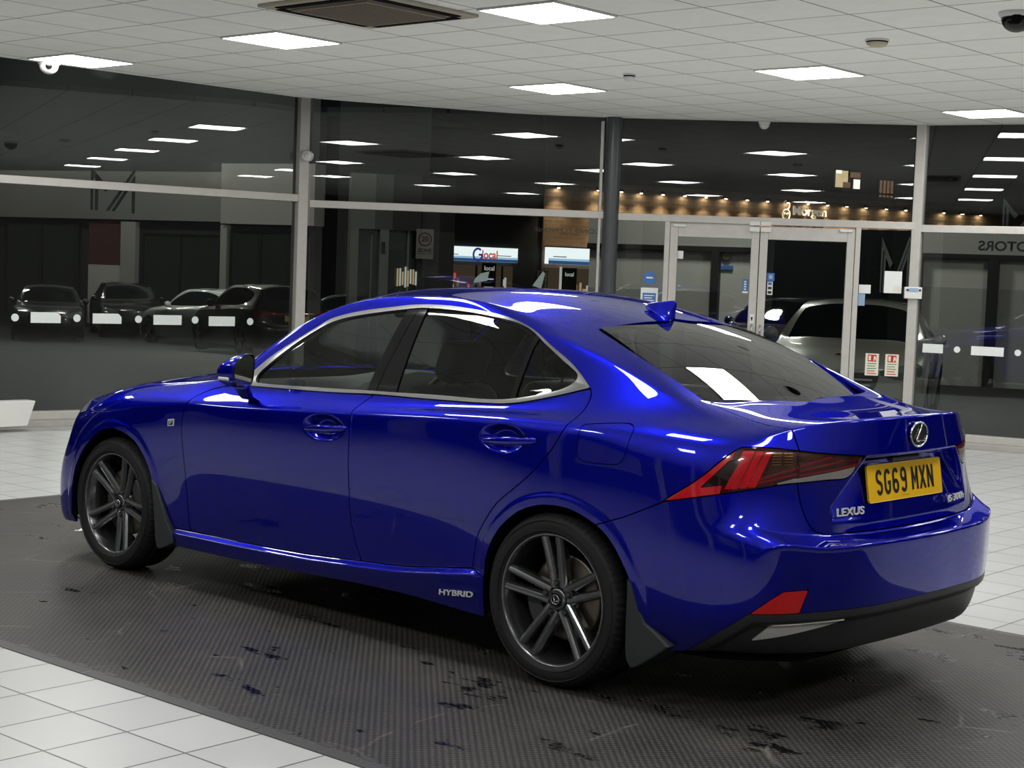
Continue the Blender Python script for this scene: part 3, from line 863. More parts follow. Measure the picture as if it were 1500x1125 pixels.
# ---------------------------------------------------------------- door mirrors
def mirror(sg):
    cx, cz = -.325, 1.030
    rim = [(-.995,1.000),(-.996,1.034),(-.985,1.070),(-.955,1.092),(-.915,1.100),(-.899,1.080),(-.901,1.030),(-.907,.984),(-.925,.962),(-.970,.962),(-.992,.978)]
    rim = spline(rim, 4, True)
    c = rim.mean(0)
    secs = []
    for t, sc_, dy in ((0,1.0,0),(.12,1.03,0),(.3,1.0,-.002),(.55,.90,-.006),(.75,.74,-.012),(.9,.50,-.018),(1.0,.16,-.022)):
        x = cx - .135*t
        secs.append([(x + .02*((p[0]-c[0])/.05)*.3, sg*-(c[0]+dy+(p[0]-c[0])*sc_), c[1]-.012*t+(p[1]-c[1])*sc_) for p in rim])
    m = MB(); loft(m, secs); o = m.build('door_mirror', M['blue'], car)
    f = MB(); R0 = [(cx+.003+.006*((p[0]-c[0])/.05), sg*-(c[0]+(p[0]-c[0])*1.02), c[1]+(p[1]-c[1])*1.02) for p in rim]
    R1 = [(cx+.010+.006*((p[0]-c[0])/.05), sg*-(c[0]+(p[0]-c[0])*.99), c[1]+(p[1]-c[1])*.99) for p in rim]
    R2 = [(cx+.004+.006*((p[0]-c[0])/.05), sg*-(c[0]+(p[0]-c[0])*.90), c[1]+(p[1]-c[1])*.92) for p in rim]
    f.strip(R0, R1, closed=True); f.strip(R1, R2, closed=True); f.build('mirror_bezel', M['gloss_black'], o)
    g = MB(); g.add(R2, [tuple(range(len(R2)))]); g.build('mirror_glass', M['mirror'], o)
    a = MB(); A = []
    for x, y, z, rx, ry in ((-.345,.940,.972,.045,.020),(-.352,.925,.945,.040,.026),(-.362,.900,.918,.038,.030),(-.37,.872,.902,.045,.03)):
        A.append([(x+rx*math.cos(t), sg*(y), z+ry*math.sin(t)*.6) if False else (x+rx*math.cos(t), sg*(y+ry*math.sin(t)), z) for t in np.linspace(0, 2*PI, 14, endpoint=False)])
    loft(a, A); a.build('mirror_stalk', M['blue'], o)
    i = MB(); i.box((cx-.105, sg*.93, .985), (cx-.035, sg*1.003, .999)); i.build('mirror_indicator', M['lamp_clear'], o, bevel=.004)
M['mirror'] = pbr('mirror_glass', (.55,.55,.5), .03, metal=1)
mirror(-1); mirror(1)

# ---------------------------------------------------------------- aerial fin
m = MB(); secs = []
for t, h, w in ((0,.004,.006),(.15,.016,.028),(.4,.036,.036),(.65,.058,.034),(.85,.074,.026),(1.0,.080,.012)):
    x = 1.085+.150*t; zb = 1.376-.30*max(0, x-1.10)-.10*(x-1.085)
    x2 = x+.02*t
    secs.append([(x, -w, zb-.012), (x, -w*.9, zb+.004), (x+.006*t, -w*.45, zb+h*.45), (x2, -w*.12, zb+h), (x2, w*.12, zb+h), (x+.006*t, w*.45, zb+h*.45), (x, w*.9, zb+.004), (x, w, zb-.012)])
loft(m, secs); o = m.build('aerial_fin', M['blue'], car)
md = o.modifiers.new('s', 'SUBSURF'); md.levels = 2; md.render_levels = 2

# ---------------------------------------------------------------- badges and plate
def side_M(x, y, z, shear=0, tilt=0):
    return Matrix.Translation((x, y, z)) @ Matrix.Rotation(-tilt, 4, 'Y') @ Matrix(((1,0,shear,0),(0,1,0,0),(0,0,1,0),(0,0,0,1)))
text('side_script', 'HYBRID', .030, M['letter'], car, side_M(.926, -.8895, .266, .12, .10), .002, bold=.0006, squeeze=1.75, label='chrome hybrid lettering')
text('side_script', 'HYBRID', .030, M['letter'], car, Matrix.Translation((.926,.8895,.266)) @ rotz(PI), .002, squeeze=1.75)
for sg in (-1, 1):
    m = MB(); m.prism([(-.948,.731),(-.900,.737),(-.898,.770),(-.946,.764)], 1, sg*.882, sg*.8885)
    b = m.build('wing_badge', M['letter'], car, bevel=.002)
    m = MB(); m.prism([(-.941,.738),(-.907,.742),(-.905,.763),(-.939,.758)], 1, sg*.8885, sg*.8892)
    m.build('badge_field', M['gloss_black'], b)
    m = MB()
    m.prism([(-.934,.742),(-.926,.743),(-.922,.758),(-.930,.757)], 1, sg*.889, sg*.8905); m.prism([(-.927,.753),(-.910,.755),(-.909,.760),(-.926,.758)], 1, sg*.889, sg*.8905); m.prism([(-.927,.747),(-.915,.748),(-.914,.752),(-.926,.751)], 1, sg*.889, sg*.8905)
    m.build('badge_letter', M['letter'], b)
RZ = rotz(PI/2)
def rear_M(x, y, z, yaw=0, pitch=0): return Matrix.Translation((x, y, z)) @ rotz(PI/2+yaw) @ Matrix.Rotation(pitch, 4, 'X')
text('boot_script', 'LEXUS', .038, M['letter'], boot_lid, rear_M(2.3085, -.387, .714, -.14), .0025, bold=.0008, squeeze=1.38, label='chrome maker lettering')
text('boot_script', 'IS 300h', .036, M['letter'], boot_lid, rear_M(2.3215, .355, .709, .17), .0025, bold=.0005, squeeze=1.8, label='chrome model lettering')
# round emblem
m = MB()
cz, cx = .9655, 2.3425
ring = [(cx+.003-.02*(.048*math.sin(a)), .060*math.cos(a), cz+.043*math.sin(a)) for a in np.linspace(0, 2*PI, 48, endpoint=False)]
m.tube(ring, .0042, 8, closed=True)
e = m.build('boot_emblem', M['chrome'], boot_lid)
m = MB(); m.add([(cx+.001, .057*math.cos(a), cz+.040*math.sin(a)) for a in np.linspace(0, 2*PI, 40, endpoint=False)], [tuple(range(40))]); m.build('emblem_field', M['gloss_black'], e)
m = MB(); m.tube([(cx+.004,.016,cz+.040),(cx+.004,.004,cz+.012),(cx+.004,-.018,cz-.016),(cx+.004,-.022,cz-.022),(cx+.004,-.010,cz-.0235),(cx+.004,.040,cz-.0235)], [.0025,.0038,.0048,.0048,.004,.003], 8)
m.build('emblem_letter', M['chrome'], e)

M['plate'] = pbr('yellow_plate', (.80,.47,.006), .28, coat=.6, coat_r=.12)
M['ink'] = pbr('plate_ink', (.006,.006,.008), .35)
M['ink_soft'] = pbr('plate_small_print', (.25,.13,.01), .4)
PM = Matrix.Translation((2.3035, -.0085, .798)) @ Matrix.Rotation(-.155, 4, 'Y') @ rotz(PI/2)      # local x along the plate, -y out
def plate():
    m = MB(); w, h, r = .2655, .0655, .010
    pts = []
    for cx_, cz_, a0 in ((w-r, h-r, 0), (-w+r, h-r, 90), (-w+r, -h+r, 180), (w-r, -h+r, 270)):
        for k in range(5):
            a = math.radians(a0+22.5*k); pts.append((cx_+r*math.cos(a), cz_+r*math.sin(a)))
    m.prism(pts, 1, -.003, .004, M=PM)
    m.tube([PM @ Vector((x, -.003, z)) for x, z in pts], .0012, 6, closed=True)
    p = m.build('number_plate', M['plate'], boot_lid, label='yellow number plate')
    # condensed block characters drawn as strokes; unit box 1 wide, 1.6 high
    def arc(cx, cz, rx, rz, a, b, n=8): return [(cx+rx*math.cos(math.radians(a+(b-a)*i/n)), cz+rz*math.sin(math.radians(a+(b-a)*i/n))) for i in range(n+1)]
    six = [arc(.5,.40,.38,.40,0,360,20), arc(.5,1.20,.38,.40,25,180)+[(.12,.40)]]
    GL = {
     'S': [arc(.5,1.20,.38,.40,20,180)+arc(.5,1.18,.38,.36,180,250,4)+arc(.5,.42,.38,.36,70,0,4)+arc(.5,.40,.38,.40,0,-160)],
     'G': [arc(.5,1.20,.38,.40,20,180)+arc(.5,.40,.38,.40,180,360)+[(.88,.72),(.52,.72)]],
     '6': six,
     '9': [[(1-x, 1.6-z) for x, z in s] for s in six],
     'M': [[(.08,-.06),(.08,1.66)],[(.08,1.56),(.5,.55),(.92,1.56)],[(.92,-.06),(.92,1.66)]],
     'X': [[(.06,-.06),(.94,1.66)],[(.94,-.06),(.06,1.66)]],
     'N': [[(.10,-.06),(.10,1.66)],[(.10,1.56),(.90,.04)],[(.90,-.06),(.90,1.66)]],
    }
    H = .0775; sx, sz, st = .0415, H/1.6, .0068
    xs = []
    x = -.2085
    for chn in 'SG69 MXN':
        if chn == ' ': x += .024; continue
        xs.append((chn, x)); x += .0575
    for chn, x0 in xs:
        m = MB()
        for s in GL[chn]:
            P = [np.array((x0+px*sx, -.0365+pz*sz)) for px, pz in s]
            n = len(P); A = []; B = []
            for i in range(n):
                a = P[max(i-1, 0)]; b = P[min(i+1, n-1)]
                closed = np.allclose(P[0], P[-1])
                if closed and i in (0, n-1): a, b = P[-2], P[1]
                t = b-a; t /= np.linalg.norm(t); nn = np.array([-t[1], t[0]])
                w = st
                if 0 < i < n-1:
                    t1 = P[i]-P[i-1]; t1 /= np.linalg.norm(t1); c = abs(float(t1@t)); w = st/max(c, .6)
                A.append(P[i]+nn*w); B.append(P[i]-nn*w)
            m.strip([PM @ Vector((q[0], -.0042, q[1])) for q in A], [PM @ Vector((q[0], -.0042, q[1])) for q in B])
        m.build('plate_character', M['ink'], p)
    text('plate_small_print', 'autocentre.co.uk', .0075, M['ink_soft'], p, PM @ Matrix.Translation((-.01, -.0042, -.052)))
    return p
plate()
m = MB(); m.box((2.268,-.10,.868),(2.300,.10,.884)); m.build('plate_lamp', M['trim'], boot_lid, bevel=.004)

# ---------------------------------------------------------------- cabin
def cushion(name, lo, hi, parent, mat, bev=.05, M_=None, label=None):
    m = MB(); m.box(lo, hi, M=M_); o = m.build(name, mat, parent, bevel=0, label=label)
    md = o.modifiers.new('b', 'BEVEL'); md.width = bev; md.segments = 4
    for p in o.data.polygons: p.use_smooth = True
    return o
for sg in (-1, 1):
    y = sg*.37
    s = cushion('front_seat', (-.42, y-.25, .30), (.12, y+.25, .50), car, M['cloth'], .06)
    T_ = Matrix.Translation((.16, y, .46)) @ Matrix.Rotation(.38, 4, 'Y')
    cushion('seat_backrest', (-.07, -.25, 0), (.07, .25, .58), s, M['cloth'], .06, T_)
    cushion('headrest', (-.05, -.13, .61), (.05, .13, .79), s, M['cloth'], .045, T_)
    m = MB(); m.tube([T_ @ Vector((0, -.05, .55)), T_ @ Vector((0, -.05, .65))], .006, 8); m.tube([T_ @ Vector((0, .05, .55)), T_ @ Vector((0, .05, .65))], .006, 8)
    m.build('headrest_post', M['chrome'], s)
s = cushion('rear_bench', (.60, -.66, .30), (1.15, .66, .50), car, M['cloth'], .07)
T_ = Matrix.Translation((1.13, 0, .46)) @ Matrix.Rotation(.42, 4, 'Y')
cushion('seat_backrest', (-.07, -.64, 0), (.08, .64, .56), s, M['cloth'], .06, T_)
for y in (-.38, 0, .38): cushion('headrest', (-.05, y-.12, .555), (.05, y+.12, .665 if y else .62), s, M['cloth'], .04, T_)
m = MB(); m.box((1.36,-.66,.985),(1.80,.66,1.005)); m.build('parcel_shelf', M['dash'], car, bevel=.01)
m = MB()
secs = []
for y in np.linspace(-.72, .72, 13):
    k = math.exp(-((y-.37)/.2)**2)*.03
    secs.append([(-.98,y,.60),(-.95,y,.93),(-.75,y,.955+k),(-.60,y,.94+k*1.6),(-.54,y,.88),(-.60,y,.60)])
loft(m, secs); m.build('dashboard', M['dash'], car, bevel=.01)
m = MB()
C0 = Matrix.Translation((-.43, .37, .82)) @ Matrix.Rotation(-1.15, 4, 'Y')
m.tube([C0 @ Vector((.185*math.cos(a), .185*math.sin(a), 0)) for a in np.linspace(0, 2*PI, 40, endpoint=False)], .014, 10, closed=True)
for a in (0, PI, PI*1.5): m.tube([C0 @ Vector((0,0,-.01)), C0 @ Vector((.18*math.sin(a), .18*math.cos(a), 0))] if a != PI*1.5 else [C0 @ Vector((0,0,-.01)), C0 @ Vector((.18,0,0))], .014, 8)
m.lathe([(0,.015),(.05,.012),(.06,-.02)], 2, n=24)
for i in range(len(m.v)-72, len(m.v)): m.v[i] = tuple(C0 @ Vector(m.v[i]))
m.build('steering_wheel', M['cloth'], car)
cushion('centre_console', (-.55, -.12, .30), (.35, .12, .62), car, M['dash'], .03)
m = MB(); m.box((-.30,-.11,1.262),(-.265,.11,1.318)); o = m.build('inside_mirror', M['gloss_black'], car, bevel=.015)
m = MB(); m.box((-.2648,-.10,1.268),(-.2638,.10,1.312)); m.build('inside_mirror_glass', M['mirror'], o)
m = MB(); m.tube([(-.29,0,1.31),(-.33,0,1.345)], .012, 8); m.build('inside_mirror_stem', M['gloss_black'], o)

# ---------------------------------------------------------------- showroom shell
TH = .0235
def tiles(name, base, grout, size, gap, th, org, rough, var=.04, bump=.25, coat=0, spec=.5, noise=.03):
    """square tiles in the plane x-y: object coordinates turned by th about org"""
    m, t, out = nt(name)
    b = node(t, 'ShaderNodeBsdfPrincipled', Roughness=rough)
    b.inputs['Coat Weight'].default_value = coat; b.inputs['Specular IOR Level'].default_value = spec
    tc = node(t, 'ShaderNodeTexCoord'); mp = node(t, 'ShaderNodeMapping', _vector_type='TEXTURE')
    mp.inputs['Location'].default_value = (org[0], org[1], 0); mp.inputs['Rotation'].default_value = (0, 0, th); mp.inputs['Scale'].default_value = (size[0], size[1], 1)
    t.links.new(tc.outputs['Object'], mp.inputs['Vector'])
    sx = node(t, 'ShaderNodeSeparateXYZ'); t.links.new(mp.outputs[0], sx.inputs[0])
    ed = []
    for k in range(2):
        fr = node(t, 'ShaderNodeMath', _operation='FRACT'); t.links.new(sx.outputs[k], fr.inputs[0])
        a = node(t, 'ShaderNodeMath', _operation='SUBTRACT'); a.inputs[1].default_value = .5; t.links.new(fr.outputs[0], a.inputs[0])
        c = node(t, 'ShaderNodeMath', _operation='ABSOLUTE'); t.links.new(a.outputs[0], c.inputs[0])
        d = node(t, 'ShaderNodeMapRange'); d.inputs['From Min'].default_value = .5-gap/size[k]; d.inputs['From Max'].default_value = .5-gap/size[k]*.45
        t.links.new(c.outputs[0], d.inputs['Value']); ed.append(d)
    mx = node(t, 'ShaderNodeMath', _operation='MAXIMUM'); t.links.new(ed[0].outputs[0], mx.inputs[0]); t.links.new(ed[1].outputs[0], mx.inputs[1])
    fl = node(t, 'ShaderNodeVectorMath', _operation='FLOOR'); t.links.new(mp.outputs[0], fl.inputs[0])
    wn = node(t, 'ShaderNodeTexWhiteNoise', _noise_dimensions='2D'); t.links.new(fl.outputs[0], wn.inputs['Vector'])
    nz = node(t, 'ShaderNodeTexNoise', Scale=9.0, Detail=6); t.links.new(tc.outputs['Object'], nz.inputs['Vector'])
    r1 = node(t, 'ShaderNodeMapRange'); r1.inputs['To Min'].default_value = 1-var; r1.inputs['To Max'].default_value = 1+var; t.links.new(wn.outputs['Value'], r1.inputs['Value'])
    r2 = node(t, 'ShaderNodeMapRange'); r2.inputs['To Min'].default_value = 1-noise; r2.inputs['To Max'].default_value = 1+noise; t.links.new(nz.outputs['Fac'], r2.inputs['Value'])
    mu = node(t, 'ShaderNodeMath', _operation='MULTIPLY'); t.links.new(r1.outputs[0], mu.inputs[0]); t.links.new(r2.outputs[0], mu.inputs[1])
    cm = node(t, 'ShaderNodeMix', _data_type='RGBA', _blend_type='MULTIPLY'); cm.inputs[0].default_value = 1; cm.inputs[6].default_value = rgb(base); t.links.new(mu.outputs[0], cm.inputs[7])
    c2 = node(t, 'ShaderNodeMix', _data_type='RGBA'); t.links.new(mx.outputs[0], c2.inputs[0]); t.links.new(cm.outputs[2], c2.inputs[6]); c2.inputs[7].default_value = rgb(grout)
    t.links.new(c2.outputs[2], b.inputs['Base Color'])
    iv = node(t, 'ShaderNodeMath', _operation='SUBTRACT'); iv.inputs[0].default_value = 1; t.links.new(mx.outputs[0], iv.inputs[1])
    bp = node(t, 'ShaderNodeBump', Strength=bump, Distance=.003); t.links.new(iv.outputs[0], bp.inputs['Height'])
    t.links.new(bp.outputs[0], b.inputs['Normal'])
    t.links.new(b.outputs[0], out.inputs[0]); return m

M['floor'] = tiles('pale_floor_tiles', (.50,.51,.505), (.07,.07,.068), (.3,.3), .0048, TH, (-.3198,-2.0508), .30, spec=.45)
M['ceiling'] = tiles('ceiling_tiles', (.93,.93,.895), (.30,.30,.29), (.6,.6), .009, TH-PI/2+PI/2, (-.3704, 2.296), .9, var=.02, bump=.4, spec=.2, noise=.05)
M['alu'] = pbr('brushed_aluminium_frame', (.53,.515,.48), .42, metal=.12, noise=.10, nscale=14)
M['alu_dark'] = pbr('frame_gasket', (.02,.02,.02), .6)
M['glass'] = pane('facade_glass', (.86,.90,.88), 1.05, 1.5)
M['void'] = pbr('dark_void', (.012,.012,.013), .8)
M['wall'] = pbr('painted_wall', (.42,.42,.40), .6, bump=.1, bscale=60)
M['wall_dark'] = pbr('dark_wall', (.05,.052,.055), .35)
M['white'] = pbr('white_vinyl', (.78,.83,.81), .4)
M['paper'] = pbr('white_paper', (.80,.82,.82), .6)
M['steel_grey'] = pbr('grey_painted_steel', (.055,.06,.066), .35, coat=.3, coat_r=.2)
M['plastic_white'] = pbr('white_plastic', (.74,.74,.72), .35)
M['light'] = emis('led_diffuser', (1.0,.985,.955), 29.5)
M['light_frame'] = pbr('white_light_frame', (.8,.8,.78), .4)

PF = [np.array(p, float) for p in ((-9.79,-9.5),(-6.971,4.934),(-4.867,7.06),(-2.442,8.76),(1.42,9.80),(13.0,11.6))]
def facet(i):
    A, B = PF[i], PF[i+1]; t = (B-A)/np.linalg.norm(B-A)
    return Matrix.Translation((A[0], A[1], 0)) @ rotz(math.atan2(t[1], t[0])), float(np.linalg.norm(B-A))
# floor, ceiling
outline = [(p[0], p[1]) for p in PF] + [(13.0, -9.5)]
m = MB(); m.prism([(x, y) for x, y in outline], 2, -.12, 0); struct(m.build('floor', M['floor']))
CE = [(-6.52,-9.5),(-6.52,1.4),(-6.51,3.4),(-6.50,4.40),(-6.28,4.93),(-6.03,5.41),(-5.79,5.88),(-5.55,6.33),(-5.26,6.70),(-4.94,7.0),(-4.60,7.28),(-4.36,7.46),(-3.75,7.88),(-3.0,8.42),(-2.42,8.82),(-1.5,9.02),(1.42,9.80),(13,11.6),(13,-9.5)]
m = MB(); m.prism(CE, 2, 3.0406, 3.09); struct(m.build('ceiling', M['ceiling']))
m = MB(); m.prism(outline, 2, 3.62, 3.7)
struct(m.build('ceiling_void', M['void']))
for i in range(26):                         # ribbed deck over the gap
    pass
rib = MB()
for k in range(30):
    a = k/29; s = a*16.5
    L0 = 14.7
    if s < L0: p = PF[0]+(PF[1]-PF[0])*(s/L0)
    else: p = PF[1]+(PF[2]-PF[1])*min((s-L0)/2.99, 1)
for k in range(14):
    f = (k+.5)/14; p = PF[1]+(PF[2]-PF[1])*f
    n_ = np.array([.7107,-.7035]); t_ = np.array([.7035,.7107])
    rib.box((-.05, -.9, 3.5), (.05, 0, 3.62), M=Matrix.Translation((p[0], p[1], 0)) @ rotz(math.radians(45.3)))
for k in range(12):
    f = (k+.5)/12; p = PF[2]+(PF[3]-PF[2])*f
    rib.box((-.05, -.6, 3.5), (.05, 0, 3.62), M=Matrix.Translation((p[0], p[1], 0)) @ rotz(math.radians(35)))
struct(rib.build('ceiling_void_ribs', pbr('grey_deck', (.10,.105,.11), .5)))
# walls out of frame
def wall(name, a, b, z0, z1, mat, th=.15):
    a, b = np.array(a), np.array(b); L = np.linalg.norm(b-a); t = (b-a)/L
    m = MB(); m.box((0, 0, z0), (L, th, z1), M=Matrix.Translation((a[0], a[1], 0)) @ rotz(math.atan2(t[1], t[0])))
    return struct(m.build(name, mat))
wall('wall_back', (13,-9.5), (-9.79,-9.5), 0, 3.62, M['wall_dark'])
wall('wall_right', (13,11.6), (13,-9.5), 0, 3.62, M['wall'])
m = MB()
for x in (-8.6,-6.2,-1.8,.9,5.4,9.0): m.box((x, -9.5, 0), (x+.42, -9.36, 3.04))
struct(m.build('trim_back', M['plastic_white']))
m = MB()
for x0, x1 in ((-5.2,-2.6),(2.0,4.6),(6.6,8.6)): m.box((x0, -9.5, .85), (x1, -9.42, 2.3))
struct(m.build('trim_back_panels', pbr('pale_panel', (.45,.46,.46), .4)))

# ---------------------------------------------------------------- glazed front
ZT, ZB = 3.45, .10
def bars(mb, lst):
    for lo, hi in lst: mb.box(lo, hi)
def glazing(n, i, s0, s1, transom, posts=(), label_parts=True, base=True):
    """one facet of the curtain wall: frame (posts, transom, sill) and its panes"""
    Mx, L = facet(i)
    root = bpy.data.objects.new('window_%d' % n, None); COL.objects.link(root); root.matrix_world = Mx; root['kind'] = 'structure'
    f = MB(); D0, D1 = -.06, .05
    f.box((s0, D0, transom-.035), (s1, D1, transom+.035))
    f.box((s0, D0, ZT-.06), (s1, D1, ZT))
    f.box((s0, D0, .05), (s1, D1, ZB+.02))
    for a, b in posts: f.box((a, D0-.01, .0), (b, D1+.01, ZT))
    f.build('frame', M['alu'], root, bevel=.004)
    g = MB(); g.box((s0, -.002, transom+.035), (s1, .002, ZT-.06)); g.build('upper_pane', M['glass'], root)
    g = MB(); g.box((s0, -.002, ZB+.02), (s1, .002, transom-.035)); g.build('lower_pane', M['glass'], root)
    return root, Mx, L
w1, ML, LL = glazing(1, 0, 0, 14.68, 2.138, [(14.61, 14.715), (7.2, 7.3)])
# short bright liner strip beside the first post
w2, MM, LM = glazing(2, 1, .06, 2.93, 2.09, [])
w4, MR, LR = glazing(4, 3, .0, 4.0, 2.058, [(-.045, .045), (3.95, 4.05)])
w5, MR2, LR2 = glazing(5, 4, 0, 11.7, 2.058, [(3.9, 4.0), (7.8, 7.9)])
# door bay
MD, LD = facet(2)
w3 = bpy.data.objects.new('window_3', None); COL.objects.link(w3); w3.matrix_world = MD; w3['kind'] = 'structure'
f = MB()
f.box((0, -.06, 2.045), (2.93, .05, 2.115)); f.box((0, -.06, ZT-.06), (2.93, .05, ZT))
for a, b in ((.548,.598),(2.385,.0)):
    if b: f.box((a, -.06, 0), (b, .05, 2.045))
f.box((2.375, -.06, 0), (2.425, .05, 2.045)); f.box((.0, -.06, .05), (.548, .05, .12)); f.box((2.425, -.06, .05), (2.93, .05, .12))
f.build('frame', M['alu'], w3, bevel=.004)
for nm, a, b, z0, z1 in (('upper_pane', 0, 2.93, 2.115, ZT-.06), ('side_pane', .0, .548, .12, 2.045), ('side_pane', 2.425, 2.93, .12, 2.045)):
    g = MB(); g.box((a, -.002, z0), (b, .002, z1)); g.build(nm, M['glass'], w3)
def door(n, a, b, mir):
    r = bpy.data.objects.new('door_%d' % n, None); COL.objects.link(r); r.matrix_world = MD; r['kind'] = 'structure'
    f = MB(); w = .075
    f.box((a, -.05, .02), (a+w, .03, 2.03)); f.box((b-w, -.05, .02), (b, .03, 2.03))
    f.box((a+w, -.05, 1.905), (b-w, .03, 2.03)); f.box((a+w, -.05, .02), (b-w, .03, .20))
    f.build('frame', M['alu'], r, bevel=.004)
    g = MB(); g.box((a+w, -.004, .20), (b-w, .0, 1.905)); g.build('pane', M['glass'], r)
    k = MB(); x = b-w if mir else a
    k.tube([(x+w/2-.0, -.05, .95), (x+w/2, -.09, .96), (x+w/2, -.09, 1.06), (x+w/2, -.05, 1.07)], .009, 8)
    k.build('door_handle', M['satin_chrome'], r)
    c = MB(); cx = b-.05 if mir else a+.05
    c.box((cx-.05, -.075, 2.035), (cx+.05, -.045, 2.075)); c.box((cx-.05, -.075, 1.975), (cx+.05, -.05, 2.02)); c.build('door_contact', M['plastic_white'], r, bevel=.004)
    c = MB(); cx = a+.09 if mir else b-.09
    c.box((cx-.06, -.07, 2.0), (cx+.06, -.045, 2.025)); c.build('door_pivot', M['plastic_white'], r, bevel=.004)
    if mir:
        c = MB(); c.box((b-w+.018, -.055, 1.085), (b-w+.058, -.048, 1.178)); c.build('lock_plate', M['plastic_white'], r, bevel=.003)
        c = MB(); c.lathe([(0,-.058),(.009,-.058),(.010,-.055)], 1, (b-w+.038,0,1.14), 12); c.box((b-w+.033,-.058,1.115),(b-w+.043,-.055,1.14)); c.build('lock_cylinder', M['black'], r)
    return r
door(1, .602, 1.462, True); door(2, 1.470, 2.372, False)
# kerb under the glass
for i, nm in enumerate(('trim_1', 'trim_2', 'trim_3', 'trim_4', 'trim_5')):
    Mx, L = facet(i); m = MB(); m.box((0, -.20, 0), (L, .08, .05), M=Mx)
    if i != 2: struct(m.build(nm, pbr('kerb', (.40,.39,.36), .6, noise=.15, nscale=12) if i == 0 else bpy.data.materials['kerb'], bevel=.004))
# round column
m = MB(); m.lathe([(.078, 0), (.078, 3.5)], 2, (-4.83, 7.03, 0), 40)
o = struct(m.build('column', M['steel_grey']))
m = MB(); m.box((-.115, -.05, 0), (-.092, .02, 3.0), M=MM @ Matrix.Translation((2.991, 0, 0))); o = struct(m.build('trim_6', M['alu']))

# ---------------------------------------------------------------- ceiling fittings
ua = np.array([-math.sin(TH), math.cos(TH)]); va = np.array([-math.cos(TH), -math.sin(TH)])
def cpos(cu, cv): return ua*(2.30384+.6*cu) + va*(.31816+.6*cv)
def in_poly(p, poly):
    return poly_sdf(np.array([p]), np.array(poly))[0] < -.3
def light_panel(cu, cv, label, group=None):
    p = cpos(cu+.5, cv+.5)
    o = empty('ceiling_light', (p[0], p[1], 3.0406), TH, label, 'light', group)
    m = MB(); w = .298; t = .014
    for lo, hi in (((-w,-w),(w,-w+t)),((-w,w-t),(w,w)),((-w,-w+t),(-w+t,w-t)),((w-t,-w+t),(w,w-t))): m.box((lo[0],lo[1],-.012),(hi[0],hi[1],0))
    m.build('frame', M['light_frame'], o)
    d = MB(); d.add([(-w+t,-w+t,-.006),(w-t,-w+t,-.006),(w-t,w-t,-.006),(-w+t,w-t,-.006)], [(0,3,2,1)]); d.build('diffuser', M['light'], o)
    return o
names = {(-1,1): 'square LED light panel beside the beige air conditioning cassette, nearer the doors side',
         (-1,5): 'square LED light panel second along from the white dome camera',
         (-1,9): 'square LED light panel at the edge of the ceiling above the white dome camera',
         (4,5): 'small-looking square LED light panel in front of the dark round column',
         (4,1): 'square LED light panel between the two smoke detectors',
         (9,1): 'square LED light panel at the ceiling edge above the reversed motors lettering'}
for cu in (-11,-6,-1,4,9):
    for cv in (-11,-7,-3,1,5,9):
        p = cpos(cu+.5, cv+.5)
        if not in_poly(p, CE): continue
        if (cu, cv) in names: light_panel(cu, cv, names[cu, cv], 'ceiling light panels')
        else: light_panel(cu, cv, 'square LED light panel in the ceiling outside the picture', 'ceiling light panels out of view')
# air conditioning cassette
p = cpos(-1.5, 3.0)
ac = empty('air_conditioner', (p[0], p[1], 3.0406), TH, 'beige ceiling air conditioning cassette with dark slots', 'air conditioner')
M['beige'] = pbr('beige_plastic', (.42,.37,.29), .5)
M['beige_d'] = pbr('beige_grille', (.22,.185,.14), .6, noise=.2, nscale=50)
m = MB(); h = .47
m.prism([(-h,-h),(h,-h),(h,h),(-h,h)], 2, -.02, 0); m.build('cassette_frame', M['beige'], ac, bevel=.006)
for k in range(4):
    m = MB(); m.box((-.36, -.425, -.026), (.36, -.365, -.018), M=rotz(k*PI/2)); m.build('air_slot', M['black'], ac)
m = MB(); m.box((-.33,-.33,-.034),(.33,.33,-.018))
for k in range(22): y = -.30+k*.028; m.box((-.30, y, -.038), (.30, y+.012, -.033))
m.build('grille', M['beige_d'], ac, bevel=.002)
# detectors and cameras
def detector(x, y, r, h, label, mat):
    o = empty('smoke_detector', (x, y, 3.0406), 0, label, 'smoke detector')
    m = MB(); m.lathe([(0,-.012),(r,-.012),(r,0)], 2, n=28); m.build('base', M['plastic_white'], o)
    m = MB(); m.lathe([(0,-h),(r*.55,-h),(r*.85,-h*.7),(r*.9,-.012)], 2, n=28); m.build('sensor_head', mat, o)
    m = MB(); m.lathe([(r*.905,-h*.45),(r*.905,-h*.25)], 2, n=28); m.build('vent_ring', M['black'], o)
detector(-.123, 3.82, .075, .045, 'flat cream smoke detector, nearer the camera', pbr('cream_plastic', (.55,.50,.36), .5))
detector(-2.61, 4.455, .05, .055, 'small white smoke detector in the middle of the ceiling', M['plastic_white'])
def dome(name, loc, r, shell, lens, label, kids=True):
    o = empty(name, loc, 0, label, 'security camera')
    m = MB(); m.lathe([(0,0),(r*1.15,0),(r*1.15,-.02),(r*1.0,-.03)], 2, n=28); m.build('base', M['plastic_white'], o)
    m = MB(); m.lathe([(r*math.cos(a), -.03-r*math.sin(a)*.95) for a in np.linspace(0, PI/2, 10)], 2, n=28); b = m.build('dome', shell, o)
    m = MB(); d = np.array([5.1-loc[0], -5.2-loc[1], -1.4]); d /= np.linalg.norm(d)
    Q = Vector(d).to_track_quat('Z', 'Y').to_matrix().to_4x4()
    m.lathe([(0, r*1.05),(r*.30, r*1.03),(r*.36, r*.96),(r*.36, r*.5)], 2, n=18); m.v = [tuple(Q @ Vector(v) + Vector((0,0,-.035))) for v in m.v]
    m.build('lens', lens, o)
